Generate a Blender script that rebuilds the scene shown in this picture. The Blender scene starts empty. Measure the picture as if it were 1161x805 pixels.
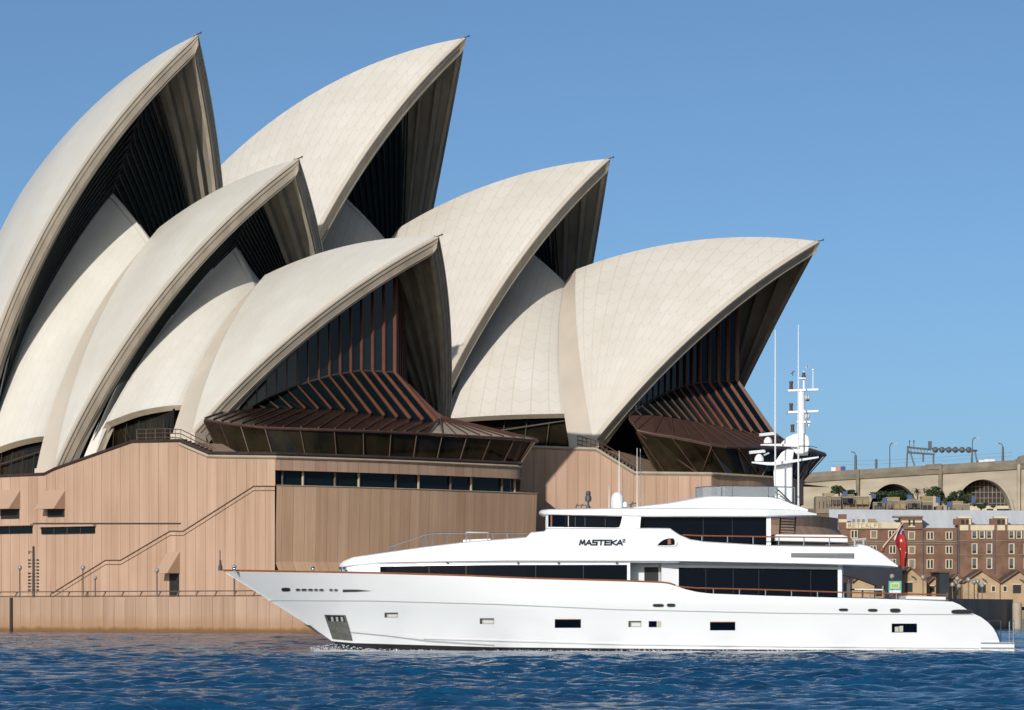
import bpy, bmesh, math, random
import numpy as np
from mathutils import Vector, Matrix
random.seed(7); rng = np.random.RandomState(11)
S = bpy.context.scene
COL = S.collection
R_ = math.radians

# ------------------------------------------------------------------ camera, sky, sun, exposure
F_PX, CX, YH, CH = 4250.0, 580.5, 692.5, 1.9          # photo focal length (px), centre, horizon row, eye height
cd = bpy.data.cameras.new('camera'); cam = bpy.data.objects.new('camera', cd); COL.objects.link(cam)
cam.location = (0, 0, CH); cam.rotation_euler = (R_(90), 0, 0)
cd.sensor_width = 36; cd.lens = F_PX / 1161 * 36; cd.shift_y = (YH - 402.5) / 1161
cd.clip_start = 1; cd.clip_end = 20000
S.camera = cam
SUN_AZ, SUN_EL = 23.0, 22.0                            # sun behind the camera, to the left
w = bpy.data.worlds.new('World'); S.world = w; w.use_nodes = True
nt = w.node_tree; bg = nt.nodes['Background']
sky = nt.nodes.new('ShaderNodeTexSky'); sky.sky_type = 'NISHITA'; sky.sun_disc = False
sky.sun_elevation = R_(SUN_EL); sky.sun_rotation = R_(180 + SUN_AZ)
sky.air_density = 0.4; sky.dust_density = 1.1; sky.ozone_density = 5.0; sky.altitude = 0
tint = nt.nodes.new('ShaderNodeMix'); tint.data_type = 'RGBA'; tint.blend_type = 'MULTIPLY'; tint.inputs[0].default_value = 1
tint.inputs[7].default_value = (1.14, 1.13, .93, 1)    # white balance of the photograph's sky
nt.links.new(sky.outputs[0], tint.inputs[6]); nt.links.new(tint.outputs[2], bg.inputs[0]); bg.inputs[1].default_value = 0.145
ld = bpy.data.lights.new('sun', 'SUN'); sun = bpy.data.objects.new('sun', ld); COL.objects.link(sun)
ld.energy = 4.9; ld.angle = R_(0.5); ld.color = (1.0, 0.95, 0.88)
sd = Vector((math.sin(R_(SUN_AZ)) * math.cos(R_(SUN_EL)), math.cos(R_(SUN_AZ)) * math.cos(R_(SUN_EL)), -math.sin(R_(SUN_EL))))
sun.rotation_euler = sd.to_track_quat('-Z', 'Y').to_euler(); sun.location = (-60, -60, 120)
S.view_settings.view_transform = 'Standard'; S.view_settings.look = 'None'
S.view_settings.exposure = -0.27; S.view_settings.gamma = 1.0; S.view_settings.use_curve_mapping = False
S.render.engine = 'CYCLES'
S.cycles.max_bounces = 6; S.cycles.diffuse_bounces = 2; S.cycles.glossy_bounces = 3; S.cycles.transmission_bounces = 4
S.cycles.caustics_reflective = False; S.cycles.caustics_refractive = False

# ------------------------------------------------------------------ helpers
class MB:
    """collects shapes, builds ONE mesh object"""
    def __init__(s): s.v = []; s.f = []; s.uv = []; s.has_uv = False
    def face(s, idx, uv=None):
        s.f.append(tuple(idx)); s.uv.append(uv)
        if uv: s.has_uv = True
    def add(s, pts):
        n = len(s.v); s.v += [tuple(map(float, p)) for p in pts]; return n
    def grid(s, P, UV=None, flip=False, closed=False):
        P = np.asarray(P, float); M, N = P.shape[:2]; b = s.add(P.reshape(-1, 3))
        for i in range(M - 1):
            for j in range(N if closed else N - 1):
                k = (j + 1) % N
                q = [(i, j), (i, k), (i + 1, k), (i + 1, j)]
                if flip: q = q[::-1]
                s.face([b + a * N + c for a, c in q], [tuple(UV[a][c]) for a, c in q] if UV is not None else None)
        return s
    def poly(s, pts, uv=None):
        b = s.add(pts); s.face(range(b, b + len(pts)), uv); return s
    def box(s, c, d, rz=0.0):
        x, y, z = [t / 2 for t in d]; cs, sn = math.cos(rz), math.sin(rz)
        pts = []
        for k in (-1, 1):
            for i, j in ((-1, -1), (1, -1), (1, 1), (-1, 1)):
                px, py = i * x, j * y
                pts.append((c[0] + px * cs - py * sn, c[1] + px * sn + py * cs, c[2] + k * z))
        b = s.add(pts)
        for q in ((0, 3, 2, 1), (4, 5, 6, 7), (0, 1, 5, 4), (1, 2, 6, 5), (2, 3, 7, 6), (3, 0, 4, 7)): s.face([b + t for t in q])
        return s
    def hexa(s, lo, hi):
        """lo, hi: matching rings of points, closed prism"""
        n = len(lo); b = s.add(list(lo) + list(hi))
        s.face([b + n - 1 - i for i in range(n)]); s.face([b + n + i for i in range(n)])
        for i in range(n):
            j = (i + 1) % n; s.face((b + i, b + j, b + n + j, b + n + i))
        return s
    def tube(s, pts, r, n=6, cap=True):
        pts = [Vector(p) for p in pts]; rs = r if isinstance(r, (list, tuple)) else [r] * len(pts); rings = []
        for i, p in enumerate(pts):
            t = (pts[min(i + 1, len(pts) - 1)] - pts[max(i - 1, 0)]).normalized()
            a = t.cross(Vector((0, 0, 1)) if abs(t.z) < .95 else Vector((1, 0, 0))).normalized(); c = t.cross(a)
            rings.append([tuple(p + rs[i] * (math.cos(2 * math.pi * k / n) * a + math.sin(2 * math.pi * k / n) * c)) for k in range(n)])
        b = len(s.v); s.grid(rings, closed=True)
        if cap:
            s.face([b + k for k in range(n)][::-1]); s.face([b + (len(pts) - 1) * n + k for k in range(n)])
        return s
    def lathe(s, c, prof, n=16, sx=1, sy=1):
        rings = [[(c[0] + sx * r * math.cos(2 * math.pi * k / n), c[1] + sy * r * math.sin(2 * math.pi * k / n), c[2] + z) for k in range(n)] for r, z in prof]
        return s.grid(rings, closed=True)
    def ball(s, c, r, n=12, sq=(1, 1, 1)):
        return s.lathe(c, [(max(1e-3, r * math.sin(math.pi * i / 8)) * sq[0], -r * math.cos(math.pi * i / 8) * sq[2]) for i in range(9)], n)
    def beam(s, a, b, w, h, up=(0, 0, 1)):
        a = Vector(a); b = Vector(b); t = (b - a).normalized(); u = Vector(up)
        x = t.cross(u); x = x.normalized() if x.length > 1e-4 else Vector((1, 0, 0)); y = x.cross(t).normalized()
        q = [(-1, -1), (1, -1), (1, 1), (-1, 1)]
        return s.hexa([tuple(a + x * w / 2 * i + y * h / 2 * j) for i, j in q], [tuple(b + x * w / 2 * i + y * h / 2 * j) for i, j in q])
    def build(s, name, mat, parent=None, smooth=None, label=None):
        me = bpy.data.meshes.new(name); me.from_pydata(s.v, [], s.f)
        if s.has_uv:
            L = me.uv_layers.new(name='UVMap'); k = 0; data = np.zeros(len(me.loops) * 2, 'f')
            for f, uv in zip(s.f, s.uv):
                for i in range(len(f)):
                    if uv: data[2 * k:2 * k + 2] = uv[i]
                    k += 1
            L.data.foreach_set('uv', data)
        me.update()
        bm = bmesh.new(); bm.from_mesh(me)
        bmesh.ops.recalc_face_normals(bm, faces=bm.faces); bm.to_mesh(me); bm.free()
        if smooth:
            me.polygons.foreach_set('use_smooth', [True] * len(me.polygons)); me.set_sharp_from_angle(angle=R_(smooth))
        me.materials.append(mat)
        o = bpy.data.objects.new(name, me); COL.objects.link(o)
        if parent: o.parent = parent
        if label: o['label'] = label
        return o

def tag(o, label, cat, group=None):
    o['label'] = label; o['category'] = cat
    if group: o['group'] = group
    return o
def thing(name, label, cat, loc=(0, 0, 0), rz=0.0, group=None):
    o = bpy.data.objects.new(name, None); COL.objects.link(o); o.location = loc; o.rotation_euler = (0, 0, rz)
    o.empty_display_size = .5
    return tag(o, label, cat, group)
def struct(o): o['kind'] = 'structure'; return o
def dup(root, loc, label, rz=None):
    r = root.copy(); COL.objects.link(r); r.location = loc; r['label'] = label
    if rz is not None: r.rotation_euler = (0, 0, rz)
    for ch in root.children:
        c = ch.copy(); COL.objects.link(c); c.parent = r
        for g in ch.children:
            d = g.copy(); COL.objects.link(d); d.parent = c
    return r

ALB = .86                                              # overall albedo level
def mat(name, base, rough=.6, var=0., vscale=1., bump=0., bscale=8., metal=0., spec=.5, tint=None, coat=0., detail=4., stretch=None):
    base = tuple(c * ALB for c in base)
    m = bpy.data.materials.new(name); m.use_nodes = True; t = m.node_tree; p = t.nodes['Principled BSDF']
    p.inputs['Base Color'].default_value = (*base, 1); p.inputs['Roughness'].default_value = rough
    p.inputs['Metallic'].default_value = metal; p.inputs['Specular IOR Level'].default_value = spec
    p.inputs['Coat Weight'].default_value = coat
    m['p'] = 1
    if var or bump:
        co = t.nodes.new('ShaderNodeTexCoord'); src = co.outputs['Object']
        if stretch:
            mp = t.nodes.new('ShaderNodeMapping'); mp.inputs['Scale'].default_value = stretch; t.links.new(src, mp.inputs[0]); src = mp.outputs[0]
    if var:
        n = t.nodes.new('ShaderNodeTexNoise'); n.inputs['Scale'].default_value = vscale; n.inputs['Detail'].default_value = detail
        t.links.new(src, n.inputs['Vector'])
        mr = t.nodes.new('ShaderNodeMapRange'); mr.inputs[1].default_value = .25; mr.inputs[2].default_value = .75
        t.links.new(n.outputs[0], mr.inputs[0])
        mx = t.nodes.new('ShaderNodeMix'); mx.data_type = 'RGBA'
        hi = tint or tuple(c * (1 + var) for c in base)
        mx.inputs[6].default_value = (*[c * (1 - var) for c in base], 1); mx.inputs[7].default_value = (*hi, 1)
        t.links.new(mr.outputs[0], mx.inputs[0]); t.links.new(mx.outputs[2], p.inputs['Base Color'])
    if bump:
        n2 = t.nodes.new('ShaderNodeTexNoise'); n2.inputs['Scale'].default_value = bscale; n2.inputs['Detail'].default_value = 5
        t.links.new(src, n2.inputs['Vector'])
        b = t.nodes.new('ShaderNodeBump'); b.inputs['Strength'].default_value = bump; b.inputs['Distance'].default_value = .05
        t.links.new(n2.outputs[0], b.inputs['Height']); t.links.new(b.outputs[0], p.inputs['Normal'])
    return m
class NG:
    """small node-graph writer"""
    def __init__(s, m): s.t = m.node_tree; s.p = s.t.nodes['Principled BSDF']
    def n(s, typ, **k):
        o = s.t.nodes.new(typ)
        for a, b in k.items(): setattr(o, a, b)
        return o
    def math(s, op, a, b=None, c=None):
        o = s.n('ShaderNodeMath', operation=op)
        for i, x in enumerate((a, b, c)):
            if x is None: continue
            if isinstance(x, (int, float)): o.inputs[i].default_value = x
            else: s.t.links.new(x, o.inputs[i])
        return o.outputs[0]
    def mix(s, f, a, b):
        o = s.n('ShaderNodeMix', data_type='RGBA')
        for i, x in ((0, f), (6, a), (7, b)):
            if isinstance(x, (int, float)): o.inputs[i].default_value = x
            elif isinstance(x, tuple): o.inputs[i].default_value = (*x, 1)
            else: s.t.links.new(x, o.inputs[i])
        return o.outputs[2]
    def noise(s, vec, scale, detail=4., rough=.5):
        o = s.n('ShaderNodeTexNoise'); o.inputs['Scale'].default_value = scale; o.inputs['Detail'].default_value = detail; o.inputs['Roughness'].default_value = rough
        if vec is not None: s.t.links.new(vec, o.inputs['Vector'])
        return o.outputs[0]
    def rng(s, x, a, b, c=0., d=1.):
        o = s.n('ShaderNodeMapRange'); s.t.links.new(x, o.inputs[0])
        for i, y in enumerate((a, b, c, d)): o.inputs[i + 1].default_value = y
        return o.outputs[0]
    def uv(s):
        o = s.n('ShaderNodeTexCoord'); x = s.n('ShaderNodeSeparateXYZ'); s.t.links.new(o.outputs['UV'], x.inputs[0]); return o, x.outputs[0], x.outputs[1]
    def mapping(s, vec, sc):
        o = s.n('ShaderNodeMapping'); o.inputs['Scale'].default_value = sc; s.t.links.new(vec, o.inputs[0]); return o.outputs[0]
    def bump(s, hgt, strength, dist):
        o = s.n('ShaderNodeBump'); o.inputs['Strength'].default_value = strength; o.inputs['Distance'].default_value = dist
        s.t.links.new(hgt, o.inputs['Height']); s.t.links.new(o.outputs[0], s.p.inputs['Normal'])
    def col(s, x): s.t.links.new(x, s.p.inputs['Base Color'])

def mat_tile(name, base, line, k=1.0):
    m = mat(name, base, rough=.34, spec=.45); base = tuple(c * ALB for c in base); g = NG(m); tc, u, v = g.uv()
    fu = g.math('FRACT', u)
    tri = g.math('ABSOLUTE', g.math('SUBTRACT', fu, .5))
    vv = g.math('ADD', v, g.math('MULTIPLY', tri, -.8))
    fv = g.math('FRACT', vv)
    lv = g.math('LESS_THAN', fv, .04)
    lu = g.math('LESS_THAN', tri, -1.0)
    lu = g.math('GREATER_THAN', tri, .468)
    ln = g.math('MULTIPLY', g.math('MAXIMUM', lv, g.math('MULTIPLY', lu, .85)), k)
    # each lid slightly different, plus weathering
    cell = g.n('ShaderNodeCombineXYZ'); g.t.links.new(g.math('FLOOR', u), cell.inputs[0]); g.t.links.new(g.math('FLOOR', vv), cell.inputs[1])
    wn = g.n('ShaderNodeTexWhiteNoise'); g.t.links.new(cell.outputs[0], wn.inputs[0])
    nz = g.noise(g.mapping(tc.outputs['Object'], (1, 1, .35)), .22, 5)
    shade = g.math('ADD', g.rng(wn.outputs[0], 0, 1, -.025, .025), g.rng(nz, .3, .7, -.06, .05))
    b2 = g.mix(g.math('ADD', .5, g.math('MULTIPLY', shade, 5)), tuple(c * q for c, q in zip(base, (.90, .88, .84))), tuple(min(.9, c * 1.05) for c in base))
    g.col(g.mix(ln, b2, line)); g.bump(g.math('SUBTRACT', 1.0, ln), .25, .03)
    return m
def mat_panel(name, base, joint, period, stain=True, tide=False):
    """granite-faced precast panels: vertical joints every period metres (UV in metres)"""
    m = mat(name, base, rough=.75, spec=.3); base = tuple(c * ALB for c in base); joint = tuple(c * ALB for c in joint); g = NG(m); tc, u, v = g.uv()
    uu = g.math('DIVIDE', u, period); fu = g.math('FRACT', uu)
    j = g.math('LESS_THAN', g.math('ABSOLUTE', g.math('SUBTRACT', fu, .5)), .024)
    ha = g.math('LESS_THAN', g.math('ABSOLUTE', g.math('SUBTRACT', g.math('FRACT', g.math('MULTIPLY', uu, 2)), .5)), .018)
    wn = g.n('ShaderNodeTexWhiteNoise'); wn.noise_dimensions = '1D'; g.t.links.new(g.math('FLOOR', g.math('ADD', uu, .5)), wn.inputs['W'])
    cxy = g.n('ShaderNodeCombineXYZ'); g.t.links.new(u, cxy.inputs[0]); g.t.links.new(v, cxy.inputs[1])
    streak = g.noise(g.mapping(cxy.outputs[0], (1.6, .07, 1)), 1., 5, .6)
    grain = g.noise(cxy.outputs[0], 9, 3, .7)
    big = g.noise(cxy.outputs[0], .12, 3)
    sh = g.math('ADD', g.math('ADD', g.rng(streak, .3, .7, -.5, .45), g.rng(wn.outputs['Value'], 0, 1, -.32, .30)), g.math('ADD', g.rng(grain, .3, .7, -.12, .12), g.rng(big, .3, .7, -.25, .25)))
    c = g.mix(g.math('ADD', .5, g.math('MULTIPLY', sh, .8)), tuple(x * q for x, q in zip(base, (.82, .78, .74))), tuple(x * q for x, q in zip(base, (1.13, 1.14, 1.16))))
    c = g.mix(g.math('MULTIPLY', ha, .15), c, joint)
    c = g.mix(g.math('MULTIPLY', j, .6), c, joint)
    if tide:
        nn = g.noise(g.mapping(cxy.outputs[0], (.8, .3, 1)), 1.3, 4)
        ed = g.rng(g.math('ADD', v, g.math('MULTIPLY', nn, -.5)), -.05, .28, 1, 0)
        c = g.mix(g.math('MULTIPLY', ed, .92), c, (.05, .028, .010))
        ed2 = g.rng(g.math('ADD', v, g.math('MULTIPLY', nn, -1.2)), .1, 1.0, .45, 0)
        c = g.mix(ed2, c, (.30, .15, .055))
    g.col(c); g.bump(g.math('SUBTRACT', g.math('MULTIPLY', grain, .15), j), .5, .03)
    return m
def mat_glass(name, base=(.006, .008, .011), rough=.06, spec=.5):
    m = mat(name, base, rough=rough, spec=spec); return m

M = {}
M['tile'] = mat_tile('cream_tile', (.70, .66, .60), (.47, .41, .33), .75)
M['tile_front'] = mat_tile('cream_tile_fine', (.705, .68, .625), (.50, .45, .37), .5)
M['tan_tile'] = mat('tan_tile', (.56, .49, .405), .45, var=.07, vscale=.35, stretch=(1, 1, .4))
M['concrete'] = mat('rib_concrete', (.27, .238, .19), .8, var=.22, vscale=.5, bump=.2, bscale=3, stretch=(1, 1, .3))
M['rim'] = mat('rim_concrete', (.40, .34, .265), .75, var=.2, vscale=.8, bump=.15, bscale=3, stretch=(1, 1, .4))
M['groove'] = mat('dark_groove', (.035, .03, .026), .8, var=.3, vscale=2)
M['podium'] = mat_panel('podium_granite', (.47, .320, .230), (.17, .10, .065), 1.27)
M['podium_low'] = mat_panel('podium_granite_brown', (.54, .36, .235), (.30, .19, .12), 1.27)
M['seawall'] = mat_panel('seawall_granite', (.45, .305, .215), (.18, .105, .07), 1.35, tide=True)
M['paving'] = mat('promenade_paving', (.36, .25, .18), .85, var=.12, vscale=1.5, bump=.1)
M['bronze'] = mat('bronze_mullion', (.13, .048, .027), .5, var=.2, vscale=1.5)
M['bronze_dark'] = mat('dark_bronze', (.05, .034, .028), .45, var=.3, vscale=1.2)
M['glass_dark'] = mat_glass('bronze_glass', (.004, .008, .010), .10, .3)
M['glass_amber'] = mat('amber_topaz_glass', (.017, .013, .007), .10, var=.8, vscale=.35, spec=.3)
M['louvre'] = mat('louvre_fin_metal', (.020, .026, .025), .5, var=.2, vscale=1.)
M['louvre_glass'] = mat_glass('louvre_dark_glass', (.003, .010, .010), .15, .3)
M['glass_blue'] = mat_glass('slot_window_glass', (.005, .010, .014), .07, .16)
M['canopy'] = mat('canopy_bronze', (.085, .043, .031), .45, var=.25, vscale=1.)
M['canopy_glass'] = mat('canopy_bronze_glass', (.030, .017, .012), .22, var=.4, vscale=.6, spec=.3)
M['canopy_pale'] = mat('canopy_concrete', (.42, .35, .26), .75, var=.15, vscale=.8)
M['steel'] = mat('stainless_steel', (.62, .63, .64), .22, metal=1., var=.05, vscale=4)
M['rail_bronze'] = mat('rail_bronze', (.11, .065, .042), .5, var=.2, vscale=2)
M['lampgrey'] = mat('lamp_post_grey', (.13, .105, .09), .5, var=.15, vscale=3)
M['globe'] = mat('lamp_globe', (.30, .285, .28), .15, var=.05, vscale=4, spec=.6)
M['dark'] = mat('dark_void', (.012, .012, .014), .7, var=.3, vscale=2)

# ------------------------------------------------------------------ hall frames and the sail geometry (all shells lie on one 75 m sphere)
RS = 75.0
class Hall:
    def __init__(s, th, X0, Y0): s.th, s.X0, s.Y0 = R_(th), X0, Y0
    def world(s, p):
        c, n = math.cos(s.th), math.sin(s.th); return (s.X0 + p[0] * c - p[1] * n, s.Y0 - p[0] * n - p[1] * c, p[2])
    def ray(s, px, l):
        """where a sight line meets the vertical plane at lateral offset l: (s, l, z)"""
        c, n = math.cos(s.th), math.sin(s.th); d = ((px[0] - CX) / F_PX, 1, (YH - px[1]) / F_PX)
        t = (s.X0 * -n + s.Y0 * -c + l) / (d[0] * -n + d[1] * -c)
        x, y = t * d[0] - s.X0, t * d[1] - s.Y0
        return np.array([x * c - y * n, l, t * d[2] + CH])
def L(p):                                              # (s, l, z) -> local xyz of the hall's root
    return (p[0], -p[1], p[2])
def unit(a): return a / np.linalg.norm(a)
def sarc(C, P, Q, n, t0=0., t1=1.):
    a, b = P - C, Q - C; w_ = math.acos(np.clip(unit(a) @ unit(b), -1, 1)); t = np.linspace(t0, t1, n)[:, None]
    return C + (np.sin((1 - t) * w_) * a + np.sin(t * w_) * b) / math.sin(w_)
def barc(P, Q, out, R=75., n=24):
    """arc of radius R from P to Q bulging towards out"""
    P, Q = np.asarray(P, float), np.asarray(Q, float); ch = Q - P; Ln = np.linalg.norm(ch)
    o = np.asarray(out, float); o = unit(o - ch * (o @ ch) / Ln ** 2); h = math.sqrt(R * R - Ln * Ln / 4)
    C = (P + Q) / 2 - o * h
    return sarc(C, P, Q, n)
H0 = Hall(39.60056, -12.732565, 371.70055); H1 = Hall(20.68747, 16.6893, 426.55223)

SH = {  # apex (s, z), foot (s, l, z), sphere centre
 'A': (H0, (-25.75, 61.54), (-40.73, 19.24, 15.65), (-13.39, -50.07, 7.08), (-52, 36)),
 'B': (H0, (-11.52, 47.60), (-24.52, 21.45, 15.81), (-5.38, -45.71, -11.55), (-31.38, 41.95)),
 'C': (H0, (7.14, 38.55), (-7.92, 19.07, 18.82), (1.79, -42.33, -23.14), (-16.2, 36.28)),
 'D': (H1, (-23.68, 68.39), (-42.71, 20.79, 21.31), (-17.88, -49.39, 12.25), (-66, 41.7)),
 'E': (H1, (-5.94, 53.59), (-20.34, 22.16, 20.57), (-4.07, -46.30, -5.38), (-31.99, 46.25)),
 'F': (H1, (18.91, 43.27), (-0.52, 20.79, 20.22), (8.99, -43.71, -16.86), (-10.0, 40.91))}
# louvre (side) shells between one sail and the next: rear top, then bottom edge points (s, l, z)
LV = {'B': ((-38.9, 46.6), (-40.6, 18.0, 15.4), (-39.3, 17.6, 17.9), (-31.3, 17.6, 19.6)),
      'C': ((-20.92, 40.18), (-22.6, 20.0, 15.7), (-21.4, 17.6, 20.5), (-12.8, 18.2, 22.1)),
      'E': ((-42.0, 53.2), (-41.4, 19.4, 21.3), (-37.5, 18.0, 24.0), (-24.3, 18.5, 24.0)),
      'F': ((-19.6, 46.2), (-19.4, 20.7, 20.6), (-18.6, 18.7, 23.2), (-5.0, 18.6, 23.5))}
PREV = {'B': 'A', 'C': 'B', 'E': 'D', 'F': 'E'}

hall_front = thing('opera_theatre', 'nearer sail-roofed hall at left with three cream shells on a pink granite podium', 'building', (H0.X0, H0.Y0, 0), -H0.th)
hall_back = thing('concert_hall', 'farther sail-roofed hall behind, its three dark-mouthed cream shells rising to the tallest tip', 'building', (H1.X0, H1.Y0, 0), -H1.th)
ROOT = {H0: hall_front, H1: hall_back}

def ridge_pts(C, A, sT, n):
    rr = math.sqrt(RS ** 2 - C[1] ** 2); a0 = math.atan2(A[2] - C[2], A[0] - C[0]); a1 = math.acos(np.clip((sT - C[0]) / rr, -1, 1))
    a = np.linspace(a0, a1, n); return np.c_[C[0] + rr * np.cos(a), 0 * a, C[2] + rr * np.sin(a)], rr * abs(a1 - a0)
FR = {}
def build_sail(key):
    H, A, F, C, T = SH[key]; A = np.array([A[0], 0, A[1]]); F = np.array(F); C = np.array(C); root = ROOT[H]
    tm = M['tile_front'] if H is H0 else M['tile']
    NR = 44; NT = 40
    Q, ln = ridge_pts(C, A, T[0], NR)
    ribs = [sarc(C, F, q, NT) for q in Q]
    nr = ln / 2.15
    def inner(P, d):
        q = C + (P - C) * ((RS - d) / RS); q = np.array(q, float)
        q[..., 1] = np.maximum(q[..., 1], 0.004); return q
    shell = MB()
    for sg in (1, -1):
        G = [[L(p * (1, sg, 1)) for p in rb] for rb in ribs]
        UV = [[(i / (NR - 1) * nr, (RS * math.acos(np.clip(unit(rb[0] - C) @ unit(p - C), -1, 1))) / 2.3) for p in rb] for i, rb in enumerate(ribs)]
        shell.grid(G, UV)
    sh = shell.build('sail_shell', tm, root, smooth=40, label=None)
    # inner concrete face
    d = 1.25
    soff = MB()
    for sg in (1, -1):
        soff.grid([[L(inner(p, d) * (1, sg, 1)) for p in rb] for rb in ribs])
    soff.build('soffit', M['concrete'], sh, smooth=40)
    # rim: white edge bead, groove, concrete face
    rb = ribs[0]; fw = unit(np.cross(A - C, F - C)); fw = fw if fw[0] > 0 else -fw
    rim = MB(); gro = MB(); edge = MB()
    for sg in (1, -1):
        def strip(mb, d0, d1, f0, f1):
            a = [L((inner(p, d0) + fw * f0) * (1, sg, 1)) for p in rb]; b = [L((inner(p, d1) + fw * f1) * (1, sg, 1)) for p in rb]
            a2 = [L((inner(p, d0) - fw * .5) * (1, sg, 1)) for p in rb]; b2 = [L((inner(p, d1) - fw * .5) * (1, sg, 1)) for p in rb]
            mb.grid([a2, a, b, b2])
        strip(edge, -.02, .14, .10, .10)
        strip(gro, .14, .25, -.05, -.05)
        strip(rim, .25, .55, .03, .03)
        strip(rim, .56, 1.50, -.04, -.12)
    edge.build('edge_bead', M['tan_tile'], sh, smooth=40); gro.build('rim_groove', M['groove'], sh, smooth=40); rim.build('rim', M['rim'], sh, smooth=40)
    # concrete ribs inside the mouth, fanning from the foot
    Lr = ln
    Qf, _ = ridge_pts(C, A, T[0], 200)
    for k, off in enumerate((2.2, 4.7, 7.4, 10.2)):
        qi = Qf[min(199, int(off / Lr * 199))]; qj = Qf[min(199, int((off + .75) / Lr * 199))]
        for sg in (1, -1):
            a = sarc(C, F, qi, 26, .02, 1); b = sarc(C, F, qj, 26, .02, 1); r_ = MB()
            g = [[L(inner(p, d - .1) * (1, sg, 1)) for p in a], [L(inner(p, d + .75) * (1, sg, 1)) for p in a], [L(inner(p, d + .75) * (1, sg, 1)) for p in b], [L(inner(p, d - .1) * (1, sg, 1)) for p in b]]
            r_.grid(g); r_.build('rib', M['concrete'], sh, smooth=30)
    # pedestal
    for sg in (1, -1):
        ped = MB(); lo = [(F[0] + a, (F[1] + b) * sg, F[2] - 3.2) for a, b in ((-2.6, .3), (1.0, .5), (1.0, -1.6), (-2.6, -1.6))]
        hi = [(F[0] + a, (F[1] + b) * sg, F[2] + .25) for a, b in ((-2.9, -.1), (.55, .05), (.55, -1.4), (-2.9, -1.4))]
        ped.hexa([L(p) for p in lo], [L(p) for p in hi]); ped.build('pedestal', M['tan_tile'], sh)
    # tip lamp
    tip = MB(); tip.tube([L((A[0] - .2, 0, A[2])), L((A[0] + .5, 0, A[2] + .15))], .06); tip.ball(L((A[0] + .5, 0, A[2] + .17)), .1, 8)
    tip.build('tip_lamp', M['bronze_dark'], sh)
    # rear flange
    out = (-.45, 1, .75); out2 = np.array(out)
    Tp = np.array([T[0] - 1.3, 0, T[1] - 1.25]); Fp = np.array([F[0] - 3.0, F[1] - .4, F[2]])
    seam = barc(Fp, Tp, out2, 70., NT); fl = MB()
    for sg in (1, -1):
        rr_ = ribs[-1]; mid = (rr_ + seam) / 2 - np.array([0, .15, .1])
        fl.grid([[L(p * (1, sg, 1)) for p in c_] for c_ in (rr_, mid, seam)])
        g2 = np.array([0, -.35, -.35])
        fl.grid([[L(p * (1, sg, 1)) for p in c_] for c_ in (seam, seam + g2)])
    fl.build('rear_flange', M['tan_tile'], sh, smooth=30)
    FR[key] = dict(F=F, C=C, A=A, T=np.array([T[0], 0, T[1]]), Tp=Tp, seam=seam, Q=Qf, Lr=Lr, inner=inner, d=d, sh=sh)
for k_ in SH: build_sail(k_)

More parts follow.
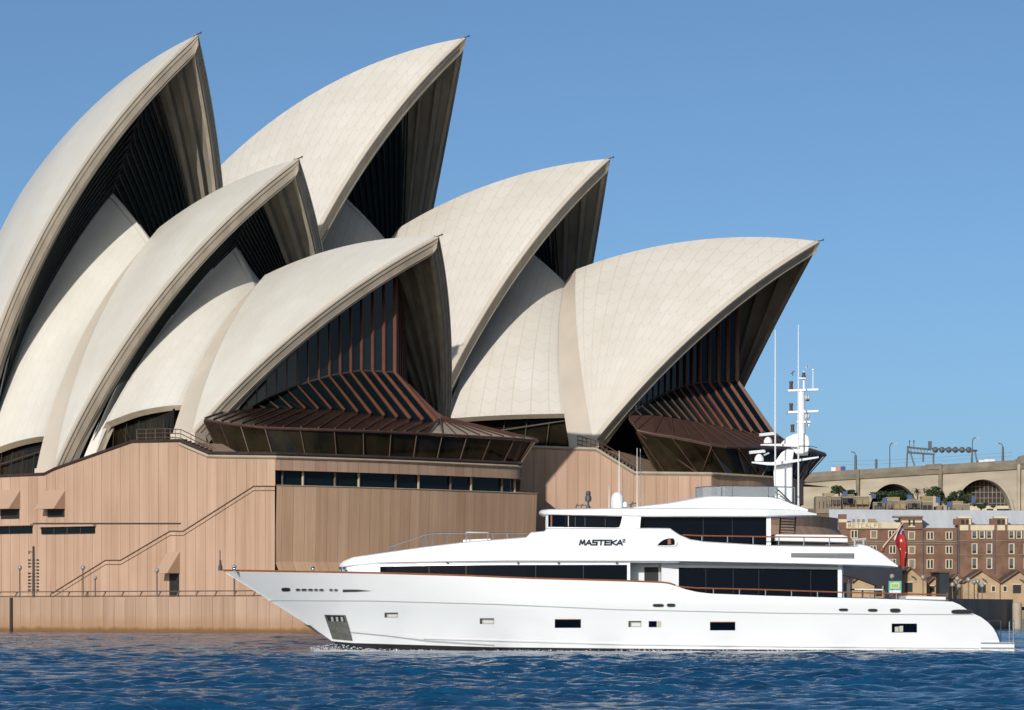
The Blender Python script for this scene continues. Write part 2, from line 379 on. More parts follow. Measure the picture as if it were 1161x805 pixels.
def build_louvre(key):
    H = SH[key][0]; aL, P0, P1, P2 = LV[key]; fr = FR[key]; pv = FR[PREV[key]]; root = ROOT[H]
    tm = M['tile_front'] if H is H0 else M['tile']
    aL = np.array([aL[0], 0, aL[1]]); P0, P1, P2 = map(np.array, (P0, P1, P2)); Tp = fr['Tp']
    N = 26; ridge = barc(aL, Tp, (0, 0, 1), 70, N)
    bot = []
    for u in np.linspace(0, 1, N):
        if u < .09: bot.append(P0 + np.array([1.6, -.1, 0]) * u / .09)
        elif u < .26: a = (u - .09) / .17; bot.append((P0 + np.array([1.6, -.1, 0])) * (1 - a) + P1 * a)
        else: a = (u - .26) / .74; bot.append(P1 * (1 - a) + P2 * a + np.array([0, 0, .12 * math.sin(math.pi * a)]))
    cols = []; L_ = np.linalg.norm
    for i in range(N):
        cols.append(barc(bot[i], ridge[i], (-.25 - .15 * (1 - i / N), 1, .85), 75, 30))
    # pull the front column on to the seam
    sm = fr['seam']; zs = sm[:, 2]; j0 = int(np.argmin(abs(zs - P2[2]))); idx = np.linspace(j0, len(sm) - 1, 30)
    sfront = np.array([[np.interp(t, range(len(sm)), sm[:, c]) for c in range(3)] for t in idx])
    for i in range(N):
        wgt = max(0, (i / (N - 1) - .6) / .4) ** 2; cols[i] = cols[i] * (1 - wgt) + (sfront - np.array([0, .12, .1])) * wgt
    cols = np.array(cols)
    mb = MB(); inn = np.array([.15, -.55, -.45]); thick = MB()
    for sg in (1, -1):
        G = [[L(p * (1, sg, 1)) for p in c_] for c_ in cols]
        UV = [[(i * .42, j * .55) for j in range(30)] for i in range(N)]
        mb.grid(G, UV)
        thick.grid([[L(p * (1, sg, 1)) for p in cols[:, 0]], [L((p + inn) * (1, sg, 1)) for p in cols[:, 0]]])
        thick.grid([[L(p * (1, sg, 1)) for p in cols[0]], [L((p + inn) * (1, sg, 1)) for p in cols[0]]])
        thick.grid([[L((p + inn) * (1, sg, 1)) for p in c_] for c_ in cols])
    lv = mb.build('side_shell', tm, root, smooth=40); thick.build('edge_beam', M['canopy_pale'], lv, smooth=30)
    # dark louvred glass wall closing the gap to the sail before it
    Cp, Fp = pv['C'], pv['F']; q = pv['Q'][min(199, int({'B': 7.0, 'C': 6.0}.get(key, 7.5) / pv['Lr'] * 199))]
    c1 = pv['inner'](sarc(Cp, Fp + np.array([1.2, -.6, 0]), q, 24), pv['d'] + .2)
    c2 = np.array([np.array([np.interp(t, range(30), cols[0][:, c]) for c in range(3)]) for t in np.linspace(0, 29, 24)]) + np.array([.5, -.5, -.4])
    gw = MB(); fins = MB(); nf = 12
    for sg in (1, -1):
        gw.grid([[L(p * (1, sg, 1)) for p in c1], [L(p * (1, sg, 1)) for p in c2]])
    # upper part: near rib to far rib above the side shell top
    gob = gw.build('louvre_glass', M['louvre_glass'], lv, smooth=30)
    for sg in (1, -1):
        for k in range(0, nf + 1):
            t = k / nf; cv = c1 * (1 - t) + c2 * t + np.array([.28, 0, 0]); fm = MB()
            for e in (0,):
                pts = [L(p * (1, sg, 1)) for p in cv]
                fm.tube(pts, .09, 4)
            fm.build('louvre_fin', M['louvre'], lv, smooth=30)
    # foyer glass under the bottom edge
    zt = min(P1[2], P2[2]) + .75; zb = min(P0[2], fr['F'][2]) - 3; zt2 = P2[2] - .25
    for sg in (1, -1):
        fo = MB(); e_ = ((P0[0] + .3, 16.2), (P2[0] - .1, 16.4), (P2[0] - .1, 16.0), (P0[0] + .3, 15.8))
        fo.hexa([L((s_, l_ * sg, zb)) for s_, l_ in e_], [L((e_[0][0], e_[0][1] * sg, zt)), L((e_[1][0], e_[1][1] * sg, zt2)), L((e_[2][0], e_[2][1] * sg, zt2)), L((e_[3][0], e_[3][1] * sg, zt))])
        fo.build('foyer_glass', M['glass_amber'], lv)
    bars = MB()
    for k in range(6):
        s_ = P0[0] + 1 + (P2[0] - P0[0] - 1.2) * k / 5; bars.beam(L((s_, 16.75, zb)), L((s_ + .8, 16.75, zt - .6)), .07, .07, up=(0, 1, 0))
    for a, b in ((.45, .62),):
        bars.beam(L((P0[0] + 1, 16.8, zb + 3 + 4 * a - .8)), L((P2[0] + .3, 16.85, zb + 3.2 + 4 * b)), .09, .14)
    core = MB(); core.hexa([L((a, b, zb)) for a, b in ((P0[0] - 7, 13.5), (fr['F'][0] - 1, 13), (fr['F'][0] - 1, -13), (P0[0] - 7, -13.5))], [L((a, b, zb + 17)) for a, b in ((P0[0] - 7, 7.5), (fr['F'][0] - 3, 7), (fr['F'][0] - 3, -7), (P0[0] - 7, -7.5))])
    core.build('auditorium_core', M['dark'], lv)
    bars.build('foyer_glazing_bar', M['bronze_dark'], lv)
for k_ in LV: build_louvre(k_)

# ------------------------------------------------------------------ northern glass walls of the two front sails
def build_glass_front(key, E1px, E2px, E3, ndiv, zpod, glass_pts):
    """E1: foot of the upright glazing, E2: foot of the raked skirt, E3: canopy eave; near side px (with l) mirrored to the far side"""
    H = SH[key][0]; fr = FR[key]; sh = fr['sh']; C = fr['C']
    def curve(px): return np.array([H.ray(p, l) for p, l in px])
    e1, e2 = curve(E1px), curve(E2px); e3 = np.array(E3, float)
    def full(e, n):                                   # resample near curve and mirror
        d_ = np.r_[0, np.cumsum(np.linalg.norm(np.diff(e, axis=0), axis=1))]; t = np.linspace(0, d_[-1], n)
        r = np.array([[np.interp(x, d_, e[:, c]) for c in range(3)] for x in t]); return r
    n = ndiv
    a1, a2 = full(e1, n), full(e2, n); a3 = full(e3, 2 * n - 1)
    mir = lambda r: np.vstack([r, (r * (1, -1, 1))[-2::-1]])
    f1, f2 = mir(a1), mir(a2)
    def top(p):
        q = (RS - fr['d'] - .3) ** 2 - (p[0] - C[0]) ** 2 - (abs(p[1]) - C[1]) ** 2
        return max(p[2] + .02, C[2] + math.sqrt(max(q, 0)))
    f0 = np.array([[p[0], p[1], top(p)] for p in f1])
    g = MB(); g.grid([[L(p) for p in f0], [L(p) for p in f1]]); gl = g.build('glass_wall', M['glass_blue'] if key == 'F' else M['glass_dark'], sh)
    g = MB(); g.grid([[L(p) for p in f1], [L(p) for p in f2]]); sk = g.build('raked_glazing', M['glass_dark'], sh)
    for i0, i1, cm in ((0, n + 1, 'canopy'), (n, 2 * n - 1, 'canopy_pale' if key == 'C' else 'canopy')):
        c2, c3 = f2[i0:i1], a3[i0:i1]
        g = MB(); g.grid([[L(p) for p in c2], [L(p) for p in c3], [L(p - np.array([0, 0, .28])) for p in c3], [L(p - np.array([.1, 0, .5])) for p in c2]])
        cn = g.build('canopy', M['canopy_glass' if key == 'C' and cm == 'canopy' else cm], sh)
    tb = MB(); tb.tube([L(p - np.array([0, 0, .12])) for p in a3], .13, 6); tb.build('eave_beam', M['canopy'], sh)
    tb = MB(); tb.tube([L(p + np.array([.05, 0, 0])) for p in f1], .10, 6); tb.build('transom', M['bronze_dark'], sh)
    for i in range(len(f1)):
        dirn = np.array([.7, .7 * np.sign(f1[i][1]) * min(1, abs(f1[i][1]) / 12), 0]); dirn = unit(dirn)
        k_d = .14 + .26 * max(0, 1 - abs(f1[i][1]) / 14); o1, o0, o2 = f1[i] + dirn * k_d, f0[i] + dirn * k_d, f2[i] + dirn * k_d * .7 + np.array([0, 0, k_d * .7])
        mb = MB()
        t_ = unit(np.array([dirn[1], -dirn[0], 0])) * .055
        def blade(p, q, po, qo):
            mb.hexa([L(p - t_), L(p + t_), L(po + t_), L(po - t_)], [L(q - t_), L(q + t_), L(qo + t_), L(qo - t_)])
        if f0[i][2] - f1[i][2] > .5: blade(f1[i], f0[i], o1, o0)
        blade(f1[i], f2[i], o1, o2)
        mb.build('mullion', M['bronze'] if abs(f1[i][1]) < 9 else M['rail_bronze'], sh)
        rb = MB(); rb.tube([L(o2 - np.array([0, 0, .1])), L(a3[i] + np.array([0, 0, .07]))], .075, 4); rb.build('canopy_bar', M['canopy'], sh)
    # lower raked glazing from the eave down to the podium
    gp = np.array(glass_pts, float); gb = full(gp, 2 * n - 1)
    g = MB(); g.grid([[L(p - np.array([.25, 0, .2])) for p in a3], [L(p) for p in gb]]); lo = g.build('lounge_glazing', M['glass_amber'], sh)
    for i in range(0, 2 * n - 1, 2):
        t_ = MB(); t_.tube([L(a3[i] - np.array([.1, 0, .25])), L(gb[i] + np.array([.15, .1, 0]))], .06, 4); t_.build('glazing_strut', M['canopy'], sh)
    for i in range(2, 2 * n - 4, 6) if key == 'F' else ():
        t_ = MB(); t_.tube([L(a3[i] - np.array([-.05, 0, .3])), L(gb[i + 2] + np.array([.25, .15, 0])), L(a3[i + 4] - np.array([-.05, 0, .3]))], .08, 4); t_.build('glazing_strut', M['rail_bronze'], sh)
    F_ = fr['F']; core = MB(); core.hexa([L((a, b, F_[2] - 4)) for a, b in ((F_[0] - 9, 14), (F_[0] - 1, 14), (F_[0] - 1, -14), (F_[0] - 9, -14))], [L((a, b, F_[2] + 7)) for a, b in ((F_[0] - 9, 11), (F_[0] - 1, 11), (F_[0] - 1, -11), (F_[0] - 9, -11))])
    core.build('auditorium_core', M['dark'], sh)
    return a3, gb
a3C, gbC = build_glass_front('C',
    [((258, 478), 12.8), ((272, 470), 12), ((302, 452), 10.2), ((337, 437), 8), ((373, 426), 5.4), ((409, 420), 2.6), ((446, 422), 0)],
    [((256, 466), 15.5), ((288, 463), 14), ((342, 464), 10.5), ((382, 465), 7.6), ((440, 473), 3.9), ((493, 479), 0)],
    [(-3.2, 22.0, 20.2), (1.5, 23.6, 19.6), (6.7, 24.0, 19.05), (10.0, 19.0, 18.95), (11.2, 13.0, 18.95), (12.0, 4.0, 18.95), (12.6, -5.0, 18.9), (12.1, -9.5, 18.85), (9.5, -12, 18.85), (4, -13.5, 19.0)],
    17, 16.1,
    [(-2.2, 21.5, 17.3), (2.5, 23.0, 16.2), (6.9, 23.5, 16.15), (9.6, 18.5, 16.15), (10.6, 13, 16.15), (11.2, 4, 16.15), (11.4, -5.0, 16.15), (10.5, -8.5, 16.15), (8, -11, 16.15), (3, -12.5, 16.3)])
a3F, gbF = build_glass_front('F',
    [((714, 470), 18.0), ((731, 458), 15), ((747, 449), 12), ((767, 440), 8.5), ((792, 434), 4.5), ((834, 431), 0)],
    [((714, 471), 18.3), ((743, 471), 16), ((770, 475), 12.5), ((807, 482), 7.5), ((835, 489), 4), ((875, 492), 0)],
    [(3.0, 19.0, 23.0), (5.2, 22.5, 21.3), (9.5, 22.0, 20.6), (14.0, 21.0, 19.6), (16.2, 15.0, 19.7), (17.4, 7.0, 19.8), (17.6, -3, 19.9), (16.6, -11, 19.9), (12, -17, 20), (4, -21, 21)],
    16, 16.4,
    [(5.5, 18.5, 17.5), (7.2, 21.0, 16.6), (10.0, 20.5, 16.5), (13.4, 19.5, 16.5), (15.0, 14.0, 16.5), (15.7, 6, 16.5), (15.4, -3, 16.5), (14.0, -10, 16.5), (10, -15, 16.5), (2, -19, 17)])

# ------------------------------------------------------------------ podiums
def arcu(pts):
    d_ = [0.]
    for a, b in zip(pts[:-1], pts[1:]): d_.append(d_[-1] + math.dist(a[:2], b[:2]))
    return d_
def wall_strip(mb, lo, hi, u0=0., nz=1):
    """vertical-ish wall between two polylines of (s,l,z); UV in metres"""
    d_ = arcu(lo)
    mb.grid([[L(p) for p in lo], [L(p) for p in hi]], [[(u0 + t, p[2]) for t, p in zip(d_, lo)], [(u0 + t, p[2]) for t, p in zip(d_, hi)]])
def smooth_poly(pts, n=6):
    """Catmull-Rom through plan points"""
    P = [np.array(p, float) for p in pts]; P = [2 * P[0] - P[1]] + P + [2 * P[-1] - P[-2]]; o = []
    for i in range(1, len(P) - 2):
        for k in range(n):
            t = k / n; a, b, c, d_ = P[i - 1:i + 3]
            o.append(.5 * ((2 * b) + (c - a) * t + (2 * a - 5 * b + 4 * c - d_) * t ** 2 + (3 * b - a - 3 * c + d_) * t ** 3))
    o.append(P[-2]); return o
def offset(pts, d_):
    o = []
    for i, p in enumerate(pts):
        t = pts[min(i + 1, len(pts) - 1)] - pts[max(i - 1, 0)]; n = np.array([-t[1], t[0]]); n = n / np.linalg.norm(n)
        o.append(p + n * d_)
    return o
ZB = 2.0
LW = 28.0
# ---- front hall: long near wall with stepped top
prof = [H0.ray(p, LW) for p in [(-140, 541), (0, 541), (50, 539), (62, 533), (150, 502), (204, 501), (237, 515), (312, 516)]]
pw = MB(); wall_strip(pw, [(p[0], p[1], ZB) for p in prof], prof)
pb = pw.build('podium_wall', M['podium'], hall_front)
ptop = MB()
lfar = lambda s_: -max(0, min(28, (.7 - H0.X0 - s_ * math.cos(H0.th)) / math.sin(H0.th)))
ptop.grid([[L(p) for p in prof], [L((p[0], lfar(p[0]), p[2])) for p in prof]])
sc_ = prof[-1][0]; zc = prof[-1][2]
endp0 = smooth_poly([(sc_, 28), (sc_ + 1.5, 21), (sc_ + 2.6, 12), (sc_ + 2.9, 3), (sc_ + 3.0, -6), (sc_ + 3.0, -14), (sc_ + 3, -22)])
def back(X0, pts, Yend=402.5):
    """keep the curve up to its outer edge, then run straight back to the other podium"""
    o = []
    for p in pts:
        if H0.world((p[0], p[1], 0))[0] > X0: break
        o.append(p)
    c, n = math.cos(H0.th), math.sin(H0.th); o2 = []
    y0 = H0.world((o[-1][0], o[-1][1], 0))[1]
    for Y in np.linspace(y0 + 1, Yend, 9):
        x, y = X0 + .0004 * (Y - y0) - H0.X0, Y - H0.Y0; o2.append(np.array([x * c - y * n, -x * n - y * c]))
    return o + o2
endp = back(.85, endp0)
ptop.poly([L((p[0], p[1], zc)) for p in endp] + [L((sc_ - 24, -20, zc))])
ptop.build('podium_deck', M['paving'], pb)
cop = MB(); cop.tube([L((p[0], p[1] + .02, p[2] + .12)) for p in prof] + [L((p[0] + .02, p[1], zc + .12)) for p in endp], .16, 4); cop.build('coping', M['bronze_dark'], pb)
cop = MB(); cop.tube([L((p[0], p[1] + .1, p[2] - .2)) for p in prof[5:]] + [L((p[0] + .1, p[1], zc - .2)) for p in endp], .14, 4); cop.build('pale_string_course', M['canopy_pale'], pb)
# end faces in tiers
def at(pts, z): return [(p[0], p[1], z) for p in pts]
zs0, zs1 = H0.ray((312, 550), LW)[2], H0.ray((312, 533), LW)[2]
eb = MB(); wall_strip(eb, at(endp, zs1), at(endp, zc))
eb.grid([[L(p) for p in at(endp, zs1)], [L(p) for p in at(offset(endp, -1.0), zs1)]]); eb.build('podium_fascia', M['podium'], pb, smooth=25)
ws = MB(); wsl = offset(endp, -.75); wall_strip(ws, at(wsl, zs0 - .1), at(wsl, zs1 + .1)); ws.build('slot_window', M['glass_blue'], pb)
mu = MB(); wo = offset(endp, -.6)
for i in range(1, len(wo) - 8):
    if i % 5 in (1, 3): mu = MB(); mu.beam(L((wo[i][0], wo[i][1], zs0)), L((wo[i][0], wo[i][1], zs1)), .11, .2, up=(1, 0, 0)); mu.build('window_mullion', M['lampgrey'] if i % 5 == 1 else M['canopy_pale'], pb)
base_low = back(2.45, offset(endp0, .25)); low_top, low_mid, low_fl = base_low, offset(base_low, -.25), offset(base_low, .4)
low = MB(); zf = H0.ray((330, 637), 26)[2]
wall_strip(low, at(low_mid, zf), at(low_top, zs0)); low.grid([[L(p) for p in at(low_top, zs0)], [L(p) for p in at(offset(base_low, -1.0), zs0)]])
wall_strip(low, at(low_fl, zf - 1.0), at(low_mid, zf)); wall_strip(low, at(low_fl, ZB), at(low_fl, zf - 1.0))
low.build('podium_lower_wall', M['podium_low'], pb, smooth=20)
rl = MB(); ro = offset(base_low, .04)
rl.tube([L(p) for p in at(ro, zs0 - .02)], .05, 4); rl.build('wall_capping', M['canopy_pale'], pb)
# stair parapet standing proud of the wall
SP = [(60, 672), (120, 635), (137, 635), (193, 602), (208, 602), (288, 551), (311.5, 551)]
sp = [H0.ray(p, LW + .2) for p in SP]
m_ = MB(); wall_strip(m_, [(p[0], p[1], ZB) for p in sp], sp, u0=.5)
m_.grid([[L(p) for p in sp], [L((p[0], LW - .05, p[2])) for p in sp]]); m_.build('stair_parapet', M['podium'], pb)
m_ = MB()
m_.tube([L((p[0], LW + .25, p[2] - .02)) for p in sp], .055, 4); m_.tube([L((p[0], LW + .22, p[2] - .42)) for p in sp], .035, 4); m_.build('parapet_capping', M['rail_bronze'], pb)
# long joint and slot windows on the wall
def wpt(px, l=LW): return H0.ray(px, l)
m_ = MB()
a, b = wpt((38, 593.5)), wpt((205, 593.5)); m_.beam(L((a[0], LW + .04, a[2])), L((b[0], LW + .04, b[2])), .08, .12); m_.build('horizontal_joint', M['groove'], pb)
def wall_window(x0, y0, x1, y1, hood=.35):
    a, b = wpt((x0, y0)), wpt((x1, y1)); f = MB()
    f.box(((a[0] + b[0]) / 2, -LW - .0, (a[2] + b[2]) / 2), (b[0] - a[0], .3, a[2] - b[2])); o = f.build('strip_window', M['glass_blue'], pb)
    s_ = MB()
    s_.box(((a[0] + b[0]) / 2, -LW - .22, a[2] + .14), (b[0] - a[0] + .3, .5, .16)); s_.build('lintel', M['podium'], o)
    k = MB()
    for i in range(1, 4):
        x = a[0] + (b[0] - a[0]) * i / 4; k.box((x, -LW - .17, (a[2] + b[2]) / 2), (.1, .06, a[2] - b[2]))
    k.build('window_mullion', M['bronze_dark'], o)
wall_window(-60, 598.5, 37, 604.5); wall_window(48, 598.5, 108, 604.5)
def hood(x0, x1, yt, yb, out, ow, yd, LW=LW):
    """wedge hood projecting from the wall, dark opening under it"""
    a, b = wpt((x0, yt), LW), wpt((x1, yb), LW); s0, s1, zt, zb = a[0], wpt((x1, yt), LW)[0], a[2], b[2]; m1 = MB()
    m1.hexa([L((s0, LW - .1, zt)), L((s0, LW + out, zb)), L((s0, LW - .1, zb))], [L((s1, LW - .1, zt)), L((s1, LW + out, zb)), L((s1, LW - .1, zb))])
    o = m1.build('window_hood', M['podium'], pb)
    zd = wpt((x1, yd))[2]; d_ = MB(); d_.box(((s0 + s1) / 2 + .1, -LW - .02, (zb + zd) / 2), (s1 - s0 - .4, .1, zb - zd)); d_.build('opening', M['dark'], o)
hood(52, 74, 555, 577, 1.55, 0, 586); hood(-1, 23, 555, 577, 1.55, 0, 588); hood(190, 204, 624, 650, 1.7, 0, 680, LW + .2)
# flank steps and railing at the podium top by the nearest sail's foot
st = MB()
for k in range(14):
    t = k / 13; p = prof[3] * (1 - t) + prof[4] * t; st.box((p[0], -LW + .3, p[2] + .05), (.9, .5, .3))
for k in range(8):
    t = k / 7; p = prof[5] * (1 - t) + prof[6] * t; st.box((p[0], -LW + .3, p[2] + .1), (.9, .5, .3))
st.build('stair_flight', M['bronze_dark'], pb)
rt = MB(); rp = [wpt((155, 487), 26), wpt((187, 486), 26), wpt((205, 487), 26), wpt((240, 504), 26)]
for dz in (0, -.4, -.8): rt.tube([L((p[0], p[1], p[2] + dz)) for p in rp], .045, 4)
for i in range(3):
    for t in (0, .33, .66):
        p = rp[i] * (1 - t) + rp[i + 1] * t; rt.tube([L((p[0], p[1], p[2])), L((p[0], p[1], p[2] - 1.5))], .04, 4)
rt.build('balustrade', M['rail_bronze'], pb)

# ---- concert hall podium
L1 = 23.5
prof1 = [H1.ray(p, L1) for p in [(250, 500), (560, 505), (676, 509), (720, 536), (806.5, 537)]]
pw = MB(); wall_strip(pw, [(p[0], p[1], ZB) for p in prof1], prof1); pb1 = pw.build('podium_wall', M['podium'], hall_back)
s1, z1 = prof1[-1][0], prof1[-1][2]
end1 = smooth_poly([(s1, 23.5), (s1 + 1.2, 18), (s1 + 2.5, 12), (s1 + 2.9, 4), (s1 + 2.2, -4), (s1 - .5, -9), (s1 - 6, -16), (s1 - 16, -23)])
pt = MB(); pt.grid([[L(p) for p in prof1], [L((p[0], -23, p[2])) for p in prof1]]); pt.poly([L((p[0], p[1], z1)) for p in end1]); pt.build('podium_deck', M['paving'], pb1)
c_ = MB(); c_.tube([L((p[0], p[1] + .05, p[2] - .05)) for p in prof1] + [L((p[0] + .05, p[1], z1 - .05)) for p in end1], .2, 4); c_.build('coping', M['canopy_pale'], pb1)
za, zb_ = 13.9, 12.4
e_ = MB(); wall_strip(e_, at(end1, za), at(end1, z1)); e_.grid([[L(p) for p in at(end1, za)], [L(p) for p in at(offset(end1, -2.2), za)]]); e_.build('podium_fascia', M['podium_low'], pb1, smooth=25)
g_ = MB(); gi = offset(end1, -2.0); wall_strip(g_, at(gi, zb_ - .1), at(gi, za + .1)); g_.build('slot_window', M['glass_amber'], pb1)
g_ = MB(); gi = offset(end1, -.4)
for i in range(3, len(gi) - 6, 4):
    g_ = MB(); g_.beam(L((gi[i][0], gi[i][1], zb_)), L((gi[i][0], gi[i][1], za)), .3, .3, up=(1, 0, 0)); g_.build('window_mullion', M['bronze_dark'], pb1)
lo1 = smooth_poly([(s1, 23.8), (s1 + 2.4, 19), (s1 + 5.0, 12), (s1 + 6.0, 4), (s1 + 5.8, -5), (s1 + 3.6, -11), (s1 - 2, -18), (s1 - 14, -25)])
lo2 = offset(lo1, 1.6); l_ = MB()
wall_strip(l_, at(lo1, 11.2), at(lo1, zb_)); wall_strip(l_, at(lo2, 8.8), at(lo1, 11.2)); wall_strip(l_, at(lo2, ZB), at(lo2, 8.8))
l_.grid([[L(p) for p in at(lo1, zb_)], [L(p) for p in at(offset(lo1, -5.0), zb_)]]); l_.build('podium_lower_wall', M['podium_low'], pb1, smooth=20)
# outer stair and its balustrade by the foot of the front sail
rt = MB(); rp = [H1.ray(p, 22.9) for p in [(655, 494), (680, 501), (722, 526), (727, 526)]]
for dz in (0, -.45, -.9): rt.tube([L((p[0], p[1], p[2] + dz)) for p in rp], .05, 4)
for i in range(2):
    for t in np.linspace(0, 1, 6):
        p = rp[i] * (1 - t) + rp[i + 1] * t; rt.tube([L((p[0], p[1], p[2])), L((p[0], p[1], p[2] - 1.5))], .04, 4)
rt.build('balustrade', M['rail_bronze'], pb1)
st = MB()
for k in range(12):
    t = k / 11; p = prof1[2] * (1 - t) + prof1[3] * t; st.box((p[0], -L1 + .4, p[2] + .05), (.5, .6, .3))
st.build('stair_flight', M['bronze_dark'], pb1)

# ------------------------------------------------------------------ promenade and seawall
sw = [H0.world((s_, 44, 0)) for s_ in (-130, -60, -20, 20, 42)] + [(27.0, 331.0, 0), (53.6, 401.0, 0), (70, 560, 0)]
sw2 = [np.array(p[:2]) for p in sw]
m_ = MB(); d_ = arcu(sw)
m_.grid([[(p[0], p[1], -2) for p in sw], [(p[0], p[1], 3.12) for p in sw]], [[(t, -2) for t in d_], [(t, 3.12) for t in d_]])
inn = offset(sw2, .6)
m_.grid([[(p[0], p[1], 3.12) for p in sw2], [(p[0], p[1], 3.12) for p in inn], [(p[0], p[1], 2.4) for p in inn]], [[(t, 2.6) for t in d_]] * 3)
tag(m_.build('sea_wall', M['seawall']), 'pink panelled granite sea wall rising from the water below the podium', 'wall')
m_ = MB(); m_.poly([(p[0], p[1], 2.6) for p in inn] + [(-180, 560, 2.6), (-190, 480, 2.6)]); struct(m_.build('promenade', M['paving']))
rail = MB(); ip = [H0.world((s_, 43.7, 0)) for s_ in np.arange(-75, 41, 2.3)]
for a, b in zip(ip[:-1], ip[1:]): rail.beam((a[0], a[1], 3.62), (b[0], b[1], 3.62), .14, .09)
for a, b in zip(ip[:-1], ip[1:]): rail.beam((a[0], a[1] + .3, 3.2), (b[0], b[1] + .3, 3.2), .4, .10)
for a in ip: rail.beam((a[0] - .18, a[1] + .1, 3.1), (a[0] + .1, a[1], 3.62), .06, .12)
tag(rail.build('promenade_railing', M['rail_bronze']), 'low bronze railing along the top of the pink sea wall', 'railing')
# dark drain pipe on the sea wall at far left
a = H0.ray((12.5, 700), 44.15); q0, q1 = H0.world((a[0], a[1], 3.1)), H0.world((a[0], a[1], -.5))
m_ = MB(); m_.tube([q0, q1], .14, 8); tag(m_.build('drain_pipe', M['groove']), 'dark vertical pipe fixed to the sea wall near its left end', 'pipe')

def lamp_post(px, yt, l, label, r=.21, grp='globe lamps on the promenade', hall=H0):
    p = hall.ray((px, 660), l); wq = hall.world((p[0], p[1], 2.6)); zt = CH + (YH - yt) / F_PX * wq[1]
    t = thing('street_lamp', label, 'lamp', wq, 0, grp); h = zt - 2.6
    m1 = MB(); m1.lathe((0, 0, 0), [(.13, 0), (.13, .3), (.065, .5), (.055, h - 2 * r - .05), (.10, h - 2 * r), (.02, h - 2 * r + .02)], 8); m1.build('post', M['lampgrey'], t, smooth=40)
    m1 = MB(); m1.ball((0, 0, h - r), r, 12); m1.build('globe', M['globe'], t, smooth=60)
    return t
lamp_post(22.5, 641, 40, 'globe lamp post left of the dark lattice sculpture on the promenade')
lamp_post(94, 641, 40, 'tall globe lamp post in front of the wall below the strip window')
lamp_post(265.5, 640, 40, 'globe lamp post rising behind the tip of the yacht bow')
lamp_post(178, 644, 40, 'globe lamp post standing in front of the doorway hood')
t = lamp_post(108, 653, 40, 'short lantern lamp post right of the tall globe lamp', r=.17)
# lattice sculpture
p = H0.ray((38, 660), 38); wq = H0.world((p[0], p[1], 2.6)); t = thing('lattice_sculpture', 'dark tall mast hung with many small drums on the promenade at left', 'sculpture', wq)
sc = wq[1] / F_PX; hh = CH + (YH - 620) * sc - 2.6
m1 = MB(); m1.lathe((0, 0, 0), [(.3, 0), (.25, .4), (.13, .6), (.11, hh), (.01, hh + .1)], 8); m1.build('mast', M['bronze_dark'], t, smooth=30)
for k in range(10):
    z = 1.2 + k * .31
    for sgn in (-1, 1):
        if (sgn < 0 and 5 < k < 7): continue
        m1 = MB(); m1.beam((0, 0, z), (sgn * .33, 0, z + .06), .05, .05); m1.lathe((sgn * .4, 0, z), [(.01, -.06), (.12, -.06), (.12, .1), (.01, .1)], 8); m1.build('drum', M['bronze_dark'], t)
m1 = MB(); m1.beam((-.45, 0, hh - .45), (.1, 0, hh - .5), .1, .1); m1.box((-.42, 0, hh - .5), (.14, .14, .3)); m1.build('top_arm', M['bronze_dark'], t)

